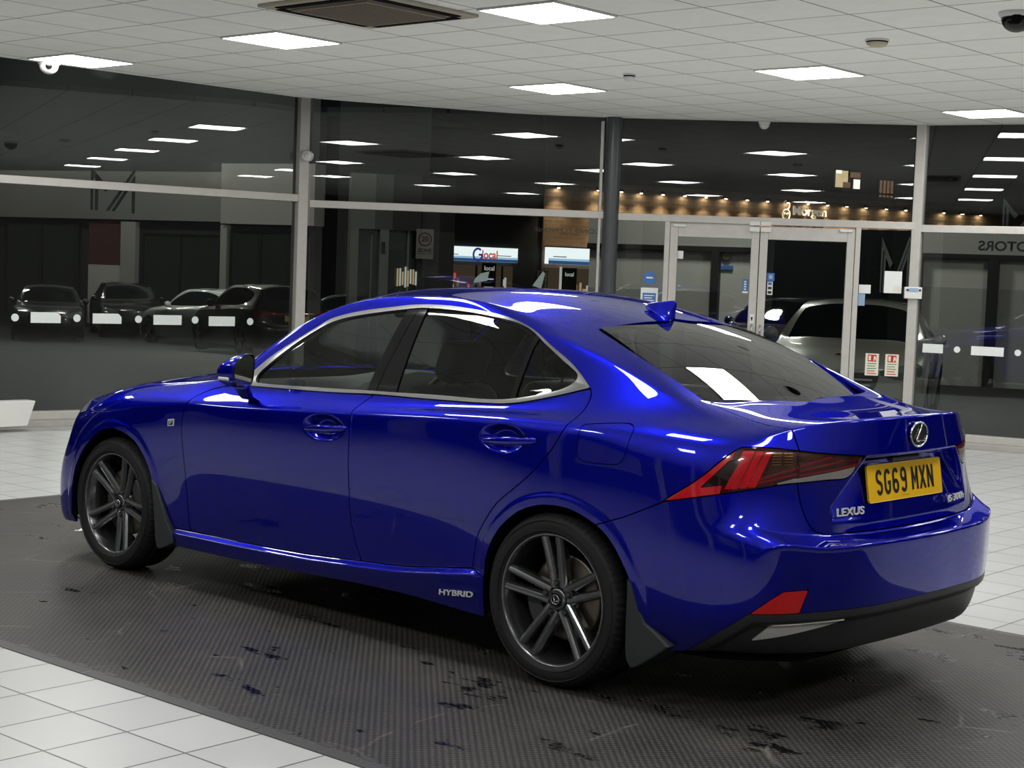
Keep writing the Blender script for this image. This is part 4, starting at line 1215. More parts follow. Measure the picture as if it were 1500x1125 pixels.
dome('ceiling_camera', (-6.40, 1.78, 3.0406), .075, M['plastic_white'], M['gloss_black'], 'white dome security camera hanging at the ceiling edge')
dome('ceiling_camera', (1.047, 3.30, 3.0406), .085, M['gloss_black'], M['black'], 'black dome security camera close overhead by the frame edge')
dome('ceiling_camera', (-3.66, 7.88, 3.0406), .05, M['plastic_white'], M['plastic_white'], 'small white dome sensor at the ceiling edge above the glass doors')
# round sensor on the first post
o = empty('motion_sensor', tuple(ML @ Vector((14.70, -.075, 2.545))), 0, 'round white motion sensor on the tall frame post', 'sensor')
m = MB(); m.lathe([(0,-.10),(.040,-.10),(.052,-.085),(.052,0)], 1, n=28); b = m.build('body', M['plastic_white'], o); b.rotation_euler = (0,0,math.radians(40))
m = MB(); m.lathe([(0,-.106),(.022,-.105),(.028,-.099)], 1, n=24); b2 = m.build('lens', pbr('pearl_lens', (.6,.6,.58), .2), o); b2.rotation_euler = (0,0,math.radians(40))

# ---------------------------------------------------------------- things on the glass
def flat(name, Mx, poly, mat, label, cat, group=None, off=-.004, th=.0015, parent=None):
    m = MB(); m.prism(poly, 1, off-th, off, M=Mx); o = m.build(name, mat, parent)
    if parent is None: tag(o, label, cat, group)
    return o
def circle(cx, cz, r, n=24): return [(cx+r*math.cos(2*PI*i/n), cz+r*math.sin(2*PI*i/n)) for i in range(n)]
def rect(a, z0, b, z1): return [(a, z0), (b, z0), (b, z1), (a, z1)]
s_off = 14.71-11.141
ords = ('first', 'second', 'third', 'fourth', 'fifth')
for k, (s, z) in enumerate([(8.312,.945),(8.873,.946),(9.455,.943),(10.017,.943),(10.588,.935)]):
    flat('glass_dot', ML, circle(s+s_off, z, .034), M['white'], '%s round white dot along the big glass pane, counted from its far end' % ords[k], 'sticker', 'round safety markings on the glass')
for k, (a, b, zt, zb) in enumerate([(8.451,8.723,.995,.900),(9.018,9.291,.991,.900),(9.601,9.881,.985,.895),(10.156,10.427,.980,.889)]):
    pl = rect(a+s_off, zb, b+s_off, zt)
    if k < 2: pl = [(a+s_off, zb), (b+s_off, zb), (b+s_off, zt-.03), (b+s_off-.03, zt), (a+s_off, zt)]
    flat('glass_marker', ML, pl, M['white'], '%s white oblong marker along the big glass pane, counted from its far end' % ords[k], 'sticker', 'oblong safety markings on the glass')
for k, (a, b) in enumerate(((.107,.30),(.564,.865))):
    flat('glass_marker', MR, rect(a, .876, b, .961), M['white'], ('white oblong marker on the pane beside the doors, right against the post', 'white oblong marker on the pane beyond the doors, between two dots')[k], 'sticker')
for k, s in enumerate((.433, .993)):
    flat('glass_dot', MR, circle(s, .92, .030), M['white'], ('round white dot beyond the doors, nearer the post', 'round white dot beyond the doors, at the frame edge')[k], 'sticker')
# notices in the door bay
M['pblue'] = pbr('notice_blue', (.05,.16,.45), .5); M['lblue'] = pbr('notice_pale_blue', (.30,.42,.62), .5)
M['red'] = pbr('notice_red', (.55,.02,.015), .5); M['green'] = pbr('notice_green', (.05,.30,.10), .5)
M['cream'] = pbr('notice_cream', (.78,.74,.62), .5); M['ink2'] = pbr('dark_ink', (.02,.02,.022), .5)
flat('paper_notice', MD, rect(.621,1.69,.735,1.767), M['paper'], 'small white paper stuck high on the first glass door', 'notice')
o = flat('paper_notice', MD, rect(2.67,1.431,2.836,1.642), M['paper'], 'A4 white paper notice on the side pane beside the second door', 'notice')
flat('notice_print', MD, rect(2.76,1.445,2.826,1.50), M['cream'], '', '', off=-.0057, th=.0008, parent=o)
flat('paper_notice', MD, rect(2.435,1.42,2.546,1.503), M['paper'], 'small white card on the side pane above the pale blue card', 'notice')
flat('paper_notice', MD, rect(2.432,1.30,2.496,1.415), M['lblue'], 'pale blue card on the side pane beside the second door', 'notice')
for k, (a, b) in enumerate(((2.531,2.658),(2.719,2.846))):
    o = flat('fire_notice', MD, rect(a, .630, b, .843), M['cream'], ('cream fire exit notice low on the side pane, nearer the doors', 'cream fire exit notice low on the side pane, nearer the corner post')[k], 'notice', None)
    flat('notice_pictogram', MD, rect(a+.022, .765, b-.022, .832), M['red'], '', '', off=-.0057, th=.0008, parent=o)
    flat('notice_figure', MD, rect(a+.03, .775, a+.052, .822), M['cream'], '', '', off=-.0067, th=.0008, parent=o)
    flat('notice_figure', MD, [(a+.075,.772),(a+.085,.772),(a+.092,.795),(a+.10,.772),(a+.108,.772),(a+.097,.815),(a+.08,.82)], M['cream'], '', '', off=-.0067, th=.0008, parent=o)
    for q in range(5):
        flat('notice_line', MD, rect(a+.02, .742-q*.024, b-.02-.012*(q % 2), .750-q*.024), M['green'] if q < 3 else M['red'], '', '', off=-.0057, th=.0008, parent=o)
o = flat('door_sticker', MD, rect(1.553,1.504,1.625,1.583), M['pblue'], 'blue square sticker on the edge of the second glass door', 'sticker')
flat('sticker_mark', MD, rect(1.572,1.525,1.606,1.565), M['lblue'], '', '', off=-.0057, th=.0008, parent=o)
o = flat('door_sticker', MD, rect(1.560,1.371,1.612,1.498), M['paper'], 'narrow white sticker strip under the blue square on the second door', 'sticker')
for q in range(3): flat('sticker_mark', MD, rect(1.568,1.382+q*.042,1.604,1.408+q*.042), M['ink2'] if q != 2 else M['pblue'], '', '', off=-.0057, th=.0008, parent=o)
o = flat('door_sticker', MD, rect(1.322,1.375,1.376,1.515), M['pblue'], 'dark blue upright sticker on the first glass door by its lock', 'sticker')
for q in range(4): flat('sticker_mark', MD, rect(1.335,1.41+q*.024,1.36,1.424+q*.024), M['paper'], '', '', off=-.0057, th=.0008, parent=o)
flat('sticker_foot', MD, rect(1.322,1.378,1.376,1.398), M['paper'], '', '', off=-.0057, th=.0008, parent=o)
o = flat('door_sticker', MD, circle(.417, 1.49, .064), M['pblue'], 'round blue sticker on the narrow pane between column and first door', 'sticker')
flat('sticker_mark', MD, rect(.385,1.487,.45,1.502), M['paper'], '', '', off=-.0057, th=.0008, parent=o)
o = flat('paper_notice', MD, rect(.336,1.235,.504,1.396), M['paper'], 'white paper with a blue block under the round blue sticker', 'notice')
flat('notice_print', MD, rect(.355,1.25,.485,1.345), M['pblue'], '', '', off=-.0057, th=.0008, parent=o)
for q in range(3): flat('notice_line', MD, rect(.37,1.268+q*.024,.47-.02*(q % 2),1.277+q*.024), M['paper'], '', '', off=-.0067, th=.0008, parent=o)
# alarm box on the corner post
o = empty('alarm_box', tuple(MD @ Vector((2.938, -.075, 1.442))), math.radians(35), 'white alarm box with blue label on the corner post', 'alarm box')
m = MB(); m.box((-.082,-.03,-.056),(.082,.03,.056)); m.build('case', M['plastic_white'], o, bevel=.006)
m = MB(); m.box((-.045,-.0325,.008),(.045,-.030,.046)); m.build('case_label', M['lblue'], o)
for a in (-.066, .05): m = MB(); m.box((a,-.0325,.016),(a+.022,-.030,.036)); m.build('call_button', M['ink2'], o)

# showroom signs reflected in the glass, laid on it as backwards lettering and logos
M['reflected_dark'] = pbr('dark_reflected_lettering', (.016,.016,.017), .45)
M['reflected_grey'] = pbr('grey_reflected_lettering', (.10,.105,.108), .5)
def glass_text(name, txt, size, Mx, s, z, mat, label, squeeze=1, bold=0):
    o = text(name, txt, size, mat, None, Mx @ Matrix.Translation((s, .006, z)), .0, True, bold, squeeze)
    return tag(o, label, 'lettering')
glass_text('window_lettering', 'SECOND TO NONE', .066, MM, 2.62, 1.925, M['reflected_grey'], 'thin grey backwards slogan, reflected wall lettering laid on the glass before the column', 1.25)
glass_text('window_lettering', 'MOTORS', .125, MR, .86, 1.905, M['reflected_dark'], 'black backwards motors lettering, reflected wall sign laid on the glass beyond the doors', 1.12, .0035)
def logo(Mx, s0, z0, w, h, label, mir=False):
    def P(*q): return [(s0+(1-a if mir else a)*w, z0+b*h) for a, b in q]
    m = MB()
    for q in ([(0,0),(.06,0),(.06,.92),(0,1)], [(.10,0),(.17,0),(.17,.80),(.10,.88)], [(.0,1),(.0,.84),(.33,.44),(.42,.53)],
              [(.34,0),(.42,0),(1,.93),(1,1.0),(.96,1.0)], [(.47,0),(.55,0),(.92,.62),(.92,.76)], [(.93,-.03),(1,-.03),(1,.88),(.93,.78)]):
        m.prism(P(*q), 1, .004, .006, M=Mx)
    return tag(m.build('window_logo', M['reflected_dark']), label, 'logo')
logo(ML, 8.981+s_off, 1.915, .42, .385, 'black striped monogram, reflected wall logo laid on the big glass pane, cut by the crossbar')
logo(MR, .78, 2.02, .34, .34, 'black striped monogram, reflected logo laid on the glass above the backwards motors lettering')

# ---------------------------------------------------------------- rubber mat, plinth
def mat_material():
    m, t, out = nt('studded_black_rubber')
    b = node(t, 'ShaderNodeBsdfPrincipled', Roughness=.5); b.inputs['Specular IOR Level'].default_value = .32
    tc = node(t, 'ShaderNodeTexCoord'); mp = node(t, 'ShaderNodeMapping', _vector_type='TEXTURE')
    mp.inputs['Rotation'].default_value = (0, 0, PI/4); mp.inputs['Scale'].default_value = (.0215, .0215, 1)
    t.links.new(tc.outputs['Object'], mp.inputs['Vector'])
    # raised studs: one smooth dome per cell
    fr = node(t, 'ShaderNodeVectorMath', _operation='FRACTION'); t.links.new(mp.outputs[0], fr.inputs[0])
    sb = node(t, 'ShaderNodeVectorMath', _operation='SUBTRACT'); sb.inputs[1].default_value = (.5,.5,0); t.links.new(fr.outputs[0], sb.inputs[0])
    sm = node(t, 'ShaderNodeVectorMath', _operation='MULTIPLY'); sm.inputs[1].default_value = (1,1,0); t.links.new(sb.outputs[0], sm.inputs[0])
    ln = node(t, 'ShaderNodeVectorMath', _operation='LENGTH'); t.links.new(sm.outputs[0], ln.inputs[0])
    hg = node(t, 'ShaderNodeMapRange', _interpolation_type='SMOOTHSTEP'); hg.inputs['From Min'].default_value = .40; hg.inputs['From Max'].default_value = .12
    t.links.new(ln.outputs['Value'], hg.inputs['Value'])
    bp = node(t, 'ShaderNodeBump', Strength=.55, Distance=.003); t.links.new(hg.outputs[0], bp.inputs['Height']); t.links.new(bp.outputs[0], b.inputs['Normal'])
    # wear: pale dust overall, darker damp patches, thin pale scuffs
    n1 = node(t, 'ShaderNodeTexNoise', Scale=1.6, Detail=7, Roughness=.65); t.links.new(tc.outputs['Object'], n1.inputs['Vector'])
    c1 = node(t, 'ShaderNodeValToRGB'); e = c1.color_ramp.elements
    e[0].position = .34; e[0].color = (.016,.016,.016,1); e[1].position = .68; e[1].color = (.042,.039,.034,1)
    t.links.new(n1.outputs['Fac'], c1.inputs[0])
    tint = node(t, 'ShaderNodeMix', _data_type='RGBA', _blend_type='ADD'); t.links.new(hg.outputs[0], tint.inputs[0]); t.links.new(c1.outputs[0], tint.inputs[6]); tint.inputs[7].default_value = (.055,.054,.052,1)  # stud tops painted paler than gaps, standing in for bump shading
    m2 = node(t, 'ShaderNodeMapping'); m2.inputs['Scale'].default_value = (1.0, 2.2, 1); t.links.new(tc.outputs['Object'], m2.inputs[0])
    n2 = node(t, 'ShaderNodeTexNoise', Scale=2.1, Detail=9, Roughness=.70); t.links.new(m2.outputs[0], n2.inputs['Vector'])
    wet = node(t, 'ShaderNodeMapRange'); wet.inputs['From Min'].default_value = .585; wet.inputs['From Max'].default_value = .615; t.links.new(n2.outputs['Fac'], wet.inputs['Value'])
    w2_ = node(t, 'ShaderNodeMix', _data_type='RGBA'); t.links.new(wet.outputs[0], w2_.inputs[0]); t.links.new(tint.outputs[2], w2_.inputs[6]); w2_.inputs[7].default_value = (.006,.006,.007,1)
    v = node(t, 'ShaderNodeTexVoronoi', Scale=1.5, _feature='DISTANCE_TO_EDGE'); n3 = node(t, 'ShaderNodeTexNoise', Scale=2.2, Detail=5)
    t.links.new(tc.outputs['Object'], n3.inputs['Vector'])
    ad = node(t, 'ShaderNodeMix', _data_type='RGBA', _blend_type='MIX'); ad.inputs[0].default_value = .10; t.links.new(tc.outputs['Object'], ad.inputs[6]); t.links.new(n3.outputs['Color'], ad.inputs[7])
    t.links.new(ad.outputs[2], v.inputs['Vector'])
    sc_ = node(t, 'ShaderNodeMapRange'); sc_.inputs['From Min'].default_value = .012; sc_.inputs['From Max'].default_value = .0; t.links.new(v.outputs['Distance'], sc_.inputs['Value'])
    n4 = node(t, 'ShaderNodeTexNoise', Scale=3.0, Detail=3); t.links.new(tc.outputs['Object'], n4.inputs['Vector'])
    gt = node(t, 'ShaderNodeMapRange'); gt.inputs['From Min'].default_value = .52; gt.inputs['From Max'].default_value = .66; t.links.new(n4.outputs['Fac'], gt.inputs['Value'])
    mu = node(t, 'ShaderNodeMath', _operation='MULTIPLY'); t.links.new(sc_.outputs[0], mu.inputs[0]); t.links.new(gt.outputs[0], mu.inputs[1])
    mh = node(t, 'ShaderNodeMath', _operation='MULTIPLY'); mh.inputs[1].default_value = .38; t.links.new(mu.outputs[0], mh.inputs[0])
    w3_ = node(t, 'ShaderNodeMix', _data_type='RGBA'); t.links.new(mh.outputs[0], w3_.inputs[0]); t.links.new(w2_.outputs[2], w3_.inputs[6]); w3_.inputs[7].default_value = (.30,.28,.25,1)
    t.links.new(w3_.outputs[2], b.inputs['Base Color'])
    ro = node(t, 'ShaderNodeMapRange'); ro.inputs['To Min'].default_value = .52; ro.inputs['To Max'].default_value = .14; t.links.new(wet.outputs[0], ro.inputs['Value']); t.links.new(ro.outputs[0], b.inputs['Roughness'])
    t.links.new(b.outputs[0], out.inputs[0]); return m
M['mat'] = mat_material(); M['mat_edge'] = pbr('rubber_edging', (.050,.050,.050), .5, noise=.2, nscale=5)
mt = empty('rubber_mat', (-.3198, -2.0508, 0), TH, 'large black studded rubber floor mat under the blue car', 'mat')
X0, X1, Y1 = -3.30, 6.2, 3.40
m = MB(); m.box((X0+.055, .055, .0), (X1-.055, Y1-.055, .005)); m.build('mat_field', M['mat'], mt)
m = MB()
for (a, b) in (((X0, 0), (X1, 0)), ((X1, 0), (X1, Y1)), ((X1, Y1), (X0, Y1)), ((X0, Y1), (X0, 0))):
    a, b = np.array(a), np.array(b); L = np.linalg.norm(b-a); t_ = (b-a)/L; Mx = Matrix.Translation((a[0], a[1], 0)) @ rotz(math.atan2(t_[1], t_[0]))
    k = max(1, round(L/.95)); w = L/k
    for i in range(k):
        s0 = i*w+.0012; s1 = (i+1)*w-.0012
        c0 = s0+(.055 if i == 0 else 0); c1 = s1-(.055 if i == k-1 else 0)
        m.add([Mx @ Vector(v) for v in ((s0,0,.0),(s1,0,.0),(c1,.055,.005),(c0,.055,.005),(s0,0,.002),(s1,0,.002))], [(4,5,2,3),(0,1,5,4)])
        # interlocking teeth
        if L > 5:
            for q in range(5):
                c = s0+(q+.5)*(s1-s0)/5
                m.box((c-.03, .05, .001), (c+.03, .075, .0055), M=Mx)
m.build('mat_edging', M['mat_edge'], mt)
pl = MB(); pl.prism([(1.05,.05),(1.985,.05),(2.06,.262),(1.05,.27)], 0, -7.12, -6.98)
tag(pl.build('display_plinth', M['plastic_white'], bevel=.006), 'white slant-sided display plinth at the foot of the glass', 'plinth')

# ---------------------------------------------------------------- the street outside
M['tarmac'] = pbr('tarmac', (.011,.0115,.012), .75, noise=.2, nscale=3)
M['pale_render'] = pbr('pale_rendered_wall', (.48,.48,.46), .7, noise=.05, nscale=2)
M['fascia_d'] = pbr('dull_grey_fascia', (.20,.20,.195), .6, noise=.15, nscale=.6)
M['fascia'] = pbr('grey_fascia', (.34,.34,.33), .6)
for k_, v_ in (('grey_lit_a', .30), ('grey_fade_b', .17), ('grey_shade_c', .075)): M[k_] = pbr('grey_render_'+k_[-1], (v_, v_, v_*.98), .7, noise=.1, nscale=3)  # pale to dark copies of one render imitate light fading across it
M['dark_glazing'] = pbr('dark_glazing', (.012,.014,.015), .12, coat=.6)
M['dim_glazing'] = pbr('dim_glazing', (.030,.034,.034), .2, coat=.4)
M['black_frame'] = pbr('black_frame', (.008,.008,.009), .5)
M['dark_cladding'] = pbr('dark_cladding', (.020,.022,.026), .7)
def brick(name, c1, c2, mortar, sc=1.0):
    m, t, out = nt(name)
    b = node(t, 'ShaderNodeBsdfPrincipled', Roughness=.85)
    tc = node(t, 'ShaderNodeTexCoord'); mp = node(t, 'ShaderNodeMapping'); mp.inputs['Rotation'].default_value = (PI/2, 0, 0)
    t.links.new(tc.outputs['Object'], mp.inputs[0])
    k = node(t, 'ShaderNodeTexBrick', Scale=sc); k.inputs['Color1'].default_value = rgb(c1); k.inputs['Color2'].default_value = rgb(c2); k.inputs['Mortar'].default_value = rgb(mortar)
    k.inputs['Mortar Size'].default_value = .02; k.inputs['Brick Width'].default_value = .5; k.inputs['Row Height'].default_value = .16
    t.links.new(mp.outputs[0], k.inputs['Vector']); t.links.new(k.outputs['Color'], b.inputs['Base Color']); t.links.new(b.outputs[0], out.inputs[0]); return m
M['brick'] = brick('brown_brick', (.25,.165,.12), (.16,.105,.075), (.22,.19,.16), 1.0)
M['red_brick'] = brick('dark_red_brick', (.10,.022,.016), (.07,.016,.012), (.05,.035,.03), 1.4)

def ground():
    n = 40; vs = []; fs = []
    for j in range(n+1):
        for i in range(n+1):
            x = -110+150*i/n; y = -40+170*j/n
            d = math.hypot(x-5.1, y+5.2); k = min(max((d-22)/22, 0), 1); k = k*k*(3-2*k)
            vs.append((x, y, -.13-.55*k))
    for j in range(n):
        for i in range(n): a = j*(n+1)+i; fs.append((a, a+1, a+n+2, a+n+1))
    m = MB(); m.add(vs, fs, smooth=True); return struct(m.build('ground', M['tarmac']))
ground()
def line(A, B):
    A, B = np.array(A, float), np.array(B, float); t = (B-A)/np.linalg.norm(B-A)
    return Matrix.Translation((A[0], A[1], 0)) @ rotz(math.atan2(t[1], t[0]))
def building(name, A, B, label, cat='building'):
    o = bpy.data.objects.new(name, None); COL.objects.link(o); o.matrix_world = line(A, B); o.empty_display_size = .2
    return tag(o, label, cat)
def panel(par, name, s0, z0, s1, z1, mat, y0=0., y1=.12, label=None, bev=0):
    m = MB(); m.box((s0, y0, z0), (s1, y1, z1)); return m.build(name, mat, par, bevel=bev, label=label)

# left: added stand-in for the showroom wing reflected in the glass
ea = building('reflected_wing', (-41.78,21.59), (-30.96,24.93), 'stand-in for the showroom wing reflected in the big glass pane, grey fascia over dark windows')
panel(ea, 'wall', -12, -.9, 11.6, 2.68, M['dark_cladding'], .15, .4)
panel(ea, 'fascia', -12, 2.68, 8.64, 4.15, M['fascia_d'], -.1, .4); panel(ea, 'fascia', 8.64, 2.63, 11.9, 4.4, M['fascia'], -.16, .4, 'paler end of the fascia')
panel(ea, 'upper_wall', -12, 4.15, 11.6, 9, M['dark_cladding'], .5, .9)
for a, b, z0, z1 in ((.19,3.14,-.5,2.60),(5.62,8.50,-.4,2.31),(8.85,11.0,-.4,2.45),(-6,-.3,-.4,2.55)):
    fr = MB()
    for lo, hi in (((a,z0),(b,z0+.06)),((a,z1-.06),(b,z1)),((a,z0),(a+.06,z1)),((b-.06,z0),(b,z1)),(((a+b)/2-.03,z0),((a+b)/2+.03,z1))): fr.box((lo[0],.04,lo[1]),(hi[0],.15,hi[1]))
    f = fr.build('window_frame', M['black_frame'], ea); g = MB(); g.box((a,.08,z0),(b,.13,z1)); g.build('glass', M['dim_glazing'], f)
panel(ea, 'brick_panel', 3.56, 1.27, 4.86, 2.62, M['red_brick'], .02, .2)
panel(ea, 'white_panel', 3.56, -.56, 4.86, 1.27, M['pale_render'], .02, .2)
panel(ea, 'pillar', 4.86, -.6, 5.42, 2.62, M['fascia'], -.05, .2); panel(ea, 'pillar', 8.57, -.6, 8.80, 2.6, M['fascia'], -.05, .2)
# dark block between the post and the grey wall
eb2 = building('dark_shed', (-30.1,26.0), (-26.7,29.0), 'dark building with a small notice, between the tall post and grey wall')
panel(eb2, 'wall', -.3, -.9, 2.35, 6.5, M['dark_cladding'], 0, .4)
panel(eb2, 'notice_board', .6, 1.9, 1.2, 2.4, M['dim_glazing'], -.04, 0)
panel(eb2, 'intercom', 1.65, 1.75, 1.82, 1.92, M['fascia'], -.05, 0)
# grey rendered corner with openings
eb = building('grey_building', (-13.85,11.09), (-12.52,13.22), 'grey rendered building with tall openings behind the car roof')
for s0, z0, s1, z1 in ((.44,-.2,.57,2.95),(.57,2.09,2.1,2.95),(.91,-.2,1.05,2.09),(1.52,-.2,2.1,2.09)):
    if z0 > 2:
        for q in range(4): panel(eb, 'wall', (.57,.82,1.10,1.55)[q], 2.09, (.82,1.10,1.55,2.1)[q], z1, M[('grey_lit_a','grey_fade_b','grey_shade_c','dark_cladding')[q]], 0, .25)  # tones darken along the wall: light falloff put into the colour
    else: panel(eb, 'wall', s0, z0, s1, z1, M['grey_lit_a'] if s1 < 1.1 else M['grey_shade_c'], 0, .25)
panel(eb, 'opening', .57, -.2, .91, 2.09, M['dim_glazing'], .12, .2); panel(eb, 'opening', 1.05, -.2, 1.52, 2.09, M['dark_glazing'], .12, .2)
panel(eb, 'mullion', 1.36, -.2, 1.385, 2.09, M['fascia'], .05, .15); panel(eb, 'mullion', .78, -.2, .80, 2.0, M['fascia'], .08, .15)
panel(eb, 'wall_box', .935, 1.73, .985, 1.90, M['black_frame'], -.03, 0)
M['warm_item'] = emis('lit_stock', (.75,.55,.30), .55); M['pale_item'] = emis('lit_pale_stock', (.8,.78,.72), .55)
rnd = random.Random(3)
for q in range(9):
    s = 1.20+.042*q; panel(eb, 'stock_item', s, 1.2+.06*rnd.random(), s+.022, 1.44+.1*rnd.random(), (M['warm_item'], M['pale_item'])[q % 2], .02, .05)
# 20 zone sign on its post
zs = building('road_sign', (-13.85,11.09), (-12.52,13.22), 'square white 20 zone road sign beside the grey building', 'sign')
panel(zs, 'sign_plate', 1.465, 1.66, 1.742, 2.125, pbr('sign_white', (.42,.41,.38), .5), -.10, -.085)
panel(zs, 'sign_post', 1.595, -.15, 1.62, 1.70, M['steel_grey'], -.085, -.06)
m = MB(); m.lathe([(.088,-.104),(.088,-.101)], 1, (1.604,0,1.965), 32)
vs = [];
R_ = [(1.604+r*math.cos(2*PI*i/36), -.1035, 1.965+r*math.sin(2*PI*i/36)) for r in (.108,.090) for i in range(36)]
m = MB(); m.strip(R_[:36], R_[36:], closed=True); m.build('sign_ring', pbr('sign_red', (.10,.015,.012), .5), zs)
text('sign_number', '20', .115, M['ink2'], zs, Matrix.Translation((1.604,-.1035,1.965)), .0, bold=.002)
text('sign_word', 'ZONE', .075, M['ink2'], zs, Matrix.Translation((1.604,-.1035,1.79)), .0, bold=.0015, squeeze=1.1)
panel(zs, 'sign_line', 1.475, 1.735, 1.73, 1.742, M['ink2'], -.1035, -.102)

# far brick parade with shops and wall lamps
LC = ((-38.89,38.48), (-28.99,64.96))
ec = building('street_building', *LC, 'long brick shop parade under a row of warm wall lamps, across the street')
panel(ec, 'brick_wall', 4.55, -.8, 32, 5.25, M['brick'], 0, .4)
panel(ec, 'upper_wall', 4.55, 5.25, 40, 12, M['dark_cladding'], .05, .5); panel(ec, 'plain_wall', -6, -.8, 4.55, 7, M['dark_cladding'], .1, .5)
M['apt'] = emis('lit_flat', (1.0,.72,.42), .75); M['apt_dim'] = emis('lit_flat_dim', (.55,.30,.16), .30); M['apt_white'] = emis('lit_flat_white', (1,.92,.78), 1.6)
fw = panel(ec, 'flat_window', 18.91, 5.72, 20.36, 6.53, M['black_frame'], -.02, .06)
panel(fw, 'window_light', 18.95, 5.76, 19.62, 6.49, M['apt'], -.04, -.02); panel(fw, 'window_light', 18.95, 6.36, 19.25, 6.5, M['apt_white'], -.06, -.04)
panel(fw, 'window_light', 19.75, 6.22, 20.3, 6.46, M['apt_dim'], -.04, -.02); panel(fw, 'window_light', 19.95, 5.74, 20.30, 6.15, M['apt_white'], -.04, -.02); panel(fw, 'window_furniture', 19.35, 5.76, 19.75, 6.0, M['apt_dim'], -.06, -.04)
fw = panel(ec, 'flat_window', 21.35, 5.42, 22.3, 6.25, M['black_frame'], -.02, .06)
for q in range(4): panel(fw, 'window_light', 21.42+.21*q, 5.46, 21.55+.21*q, 6.2, M['apt_dim'], -.04, -.02)
panel(ec, 'balcony_rail', 18.0, 5.52, 23.6, 5.60, M['black_frame'], -.5, -.46)
M['lamp_warm'] = emis('warm_lamp', (1.0,.76,.45), 70)
lamp_s = [5.09,6.91,8.0,8.94,10.0,11.07,12.12,13.12,14.21,15.27,16.35,17.41,18.48,19.53,20.6,21.75,22.85,25.09,26.19,27.3]
MEC = line(*LC)
first_lamp = None
ORD = 'first second third fourth fifth sixth seventh eighth ninth tenth eleventh twelfth thirteenth fourteenth fifteenth sixteenth seventeenth eighteenth nineteenth last'.split()
for k, s in enumerate(lamp_s):
    if k == 0:
        o = empty('wall_lamp', tuple(MEC @ Vector((s, -.02, 4.98))), 0, None); o.rotation_euler = (0, 0, math.atan2(64.96-38.48, -28.99+38.89))
        m = MB(); m.lathe([(.05,.08),(.11,-.02),(.11,-.06)], 2, (0,-.16,0), 16); m.box((-.02,-.16,.05),(.02,.02,.09)); m.build('lamp_hood', M['black_frame'], o)
        m = MB(); m.lathe([(0,-.075),(.06,-.06),(.085,-.03)], 2, (0,-.16,0), 14); m.build('bulb', M['lamp_warm'], o)
        first_lamp = o
    else:
        o = copy_tree(first_lamp); o.location = tuple(MEC @ Vector((s, -.02, 4.98)))
    tag(o, '%s warm wall lamp in the row on the brick parade, counted from the shop end' % ORD[k], 'lamp', 'wall lamps on the brick parade')
    l = bpy.data.lights.new('wall_lamp_light', 'SPOT'); l.energy = 420; l.color = (1,.72,.42); l.spot_size = 1.9; l.spot_blend = .9; l.shadow_soft_size = .05
    lo = bpy.data.objects.new('wall_lamp_light', l); COL.objects.link(lo); lo.location = tuple(MEC @ Vector((s, -.30, 4.90)))
    lo.rotation_euler = (-.32, 0, math.atan2(64.96-38.48, -28.99+38.89))
o = copy_tree(first_lamp); o.location = tuple(MEC @ Vector((7.16, -.02, 3.25))); tag(o, 'warm wall lamp lower than the row, just above the right-hand shop sign', 'lamp')
l = bpy.data.lights.new('wall_lamp_light', 'SPOT'); l.energy = 130; l.color = (1,.72,.42); l.spot_size = 1.9; l.spot_blend = .9
lo = bpy.data.objects.new('wall_lamp_light', l); COL.objects.link(lo); lo.location = tuple(MEC @ Vector((7.16, -.30, 3.2))); lo.rotation_euler = (-.32, 0, math.atan2(26.48, 9.9))
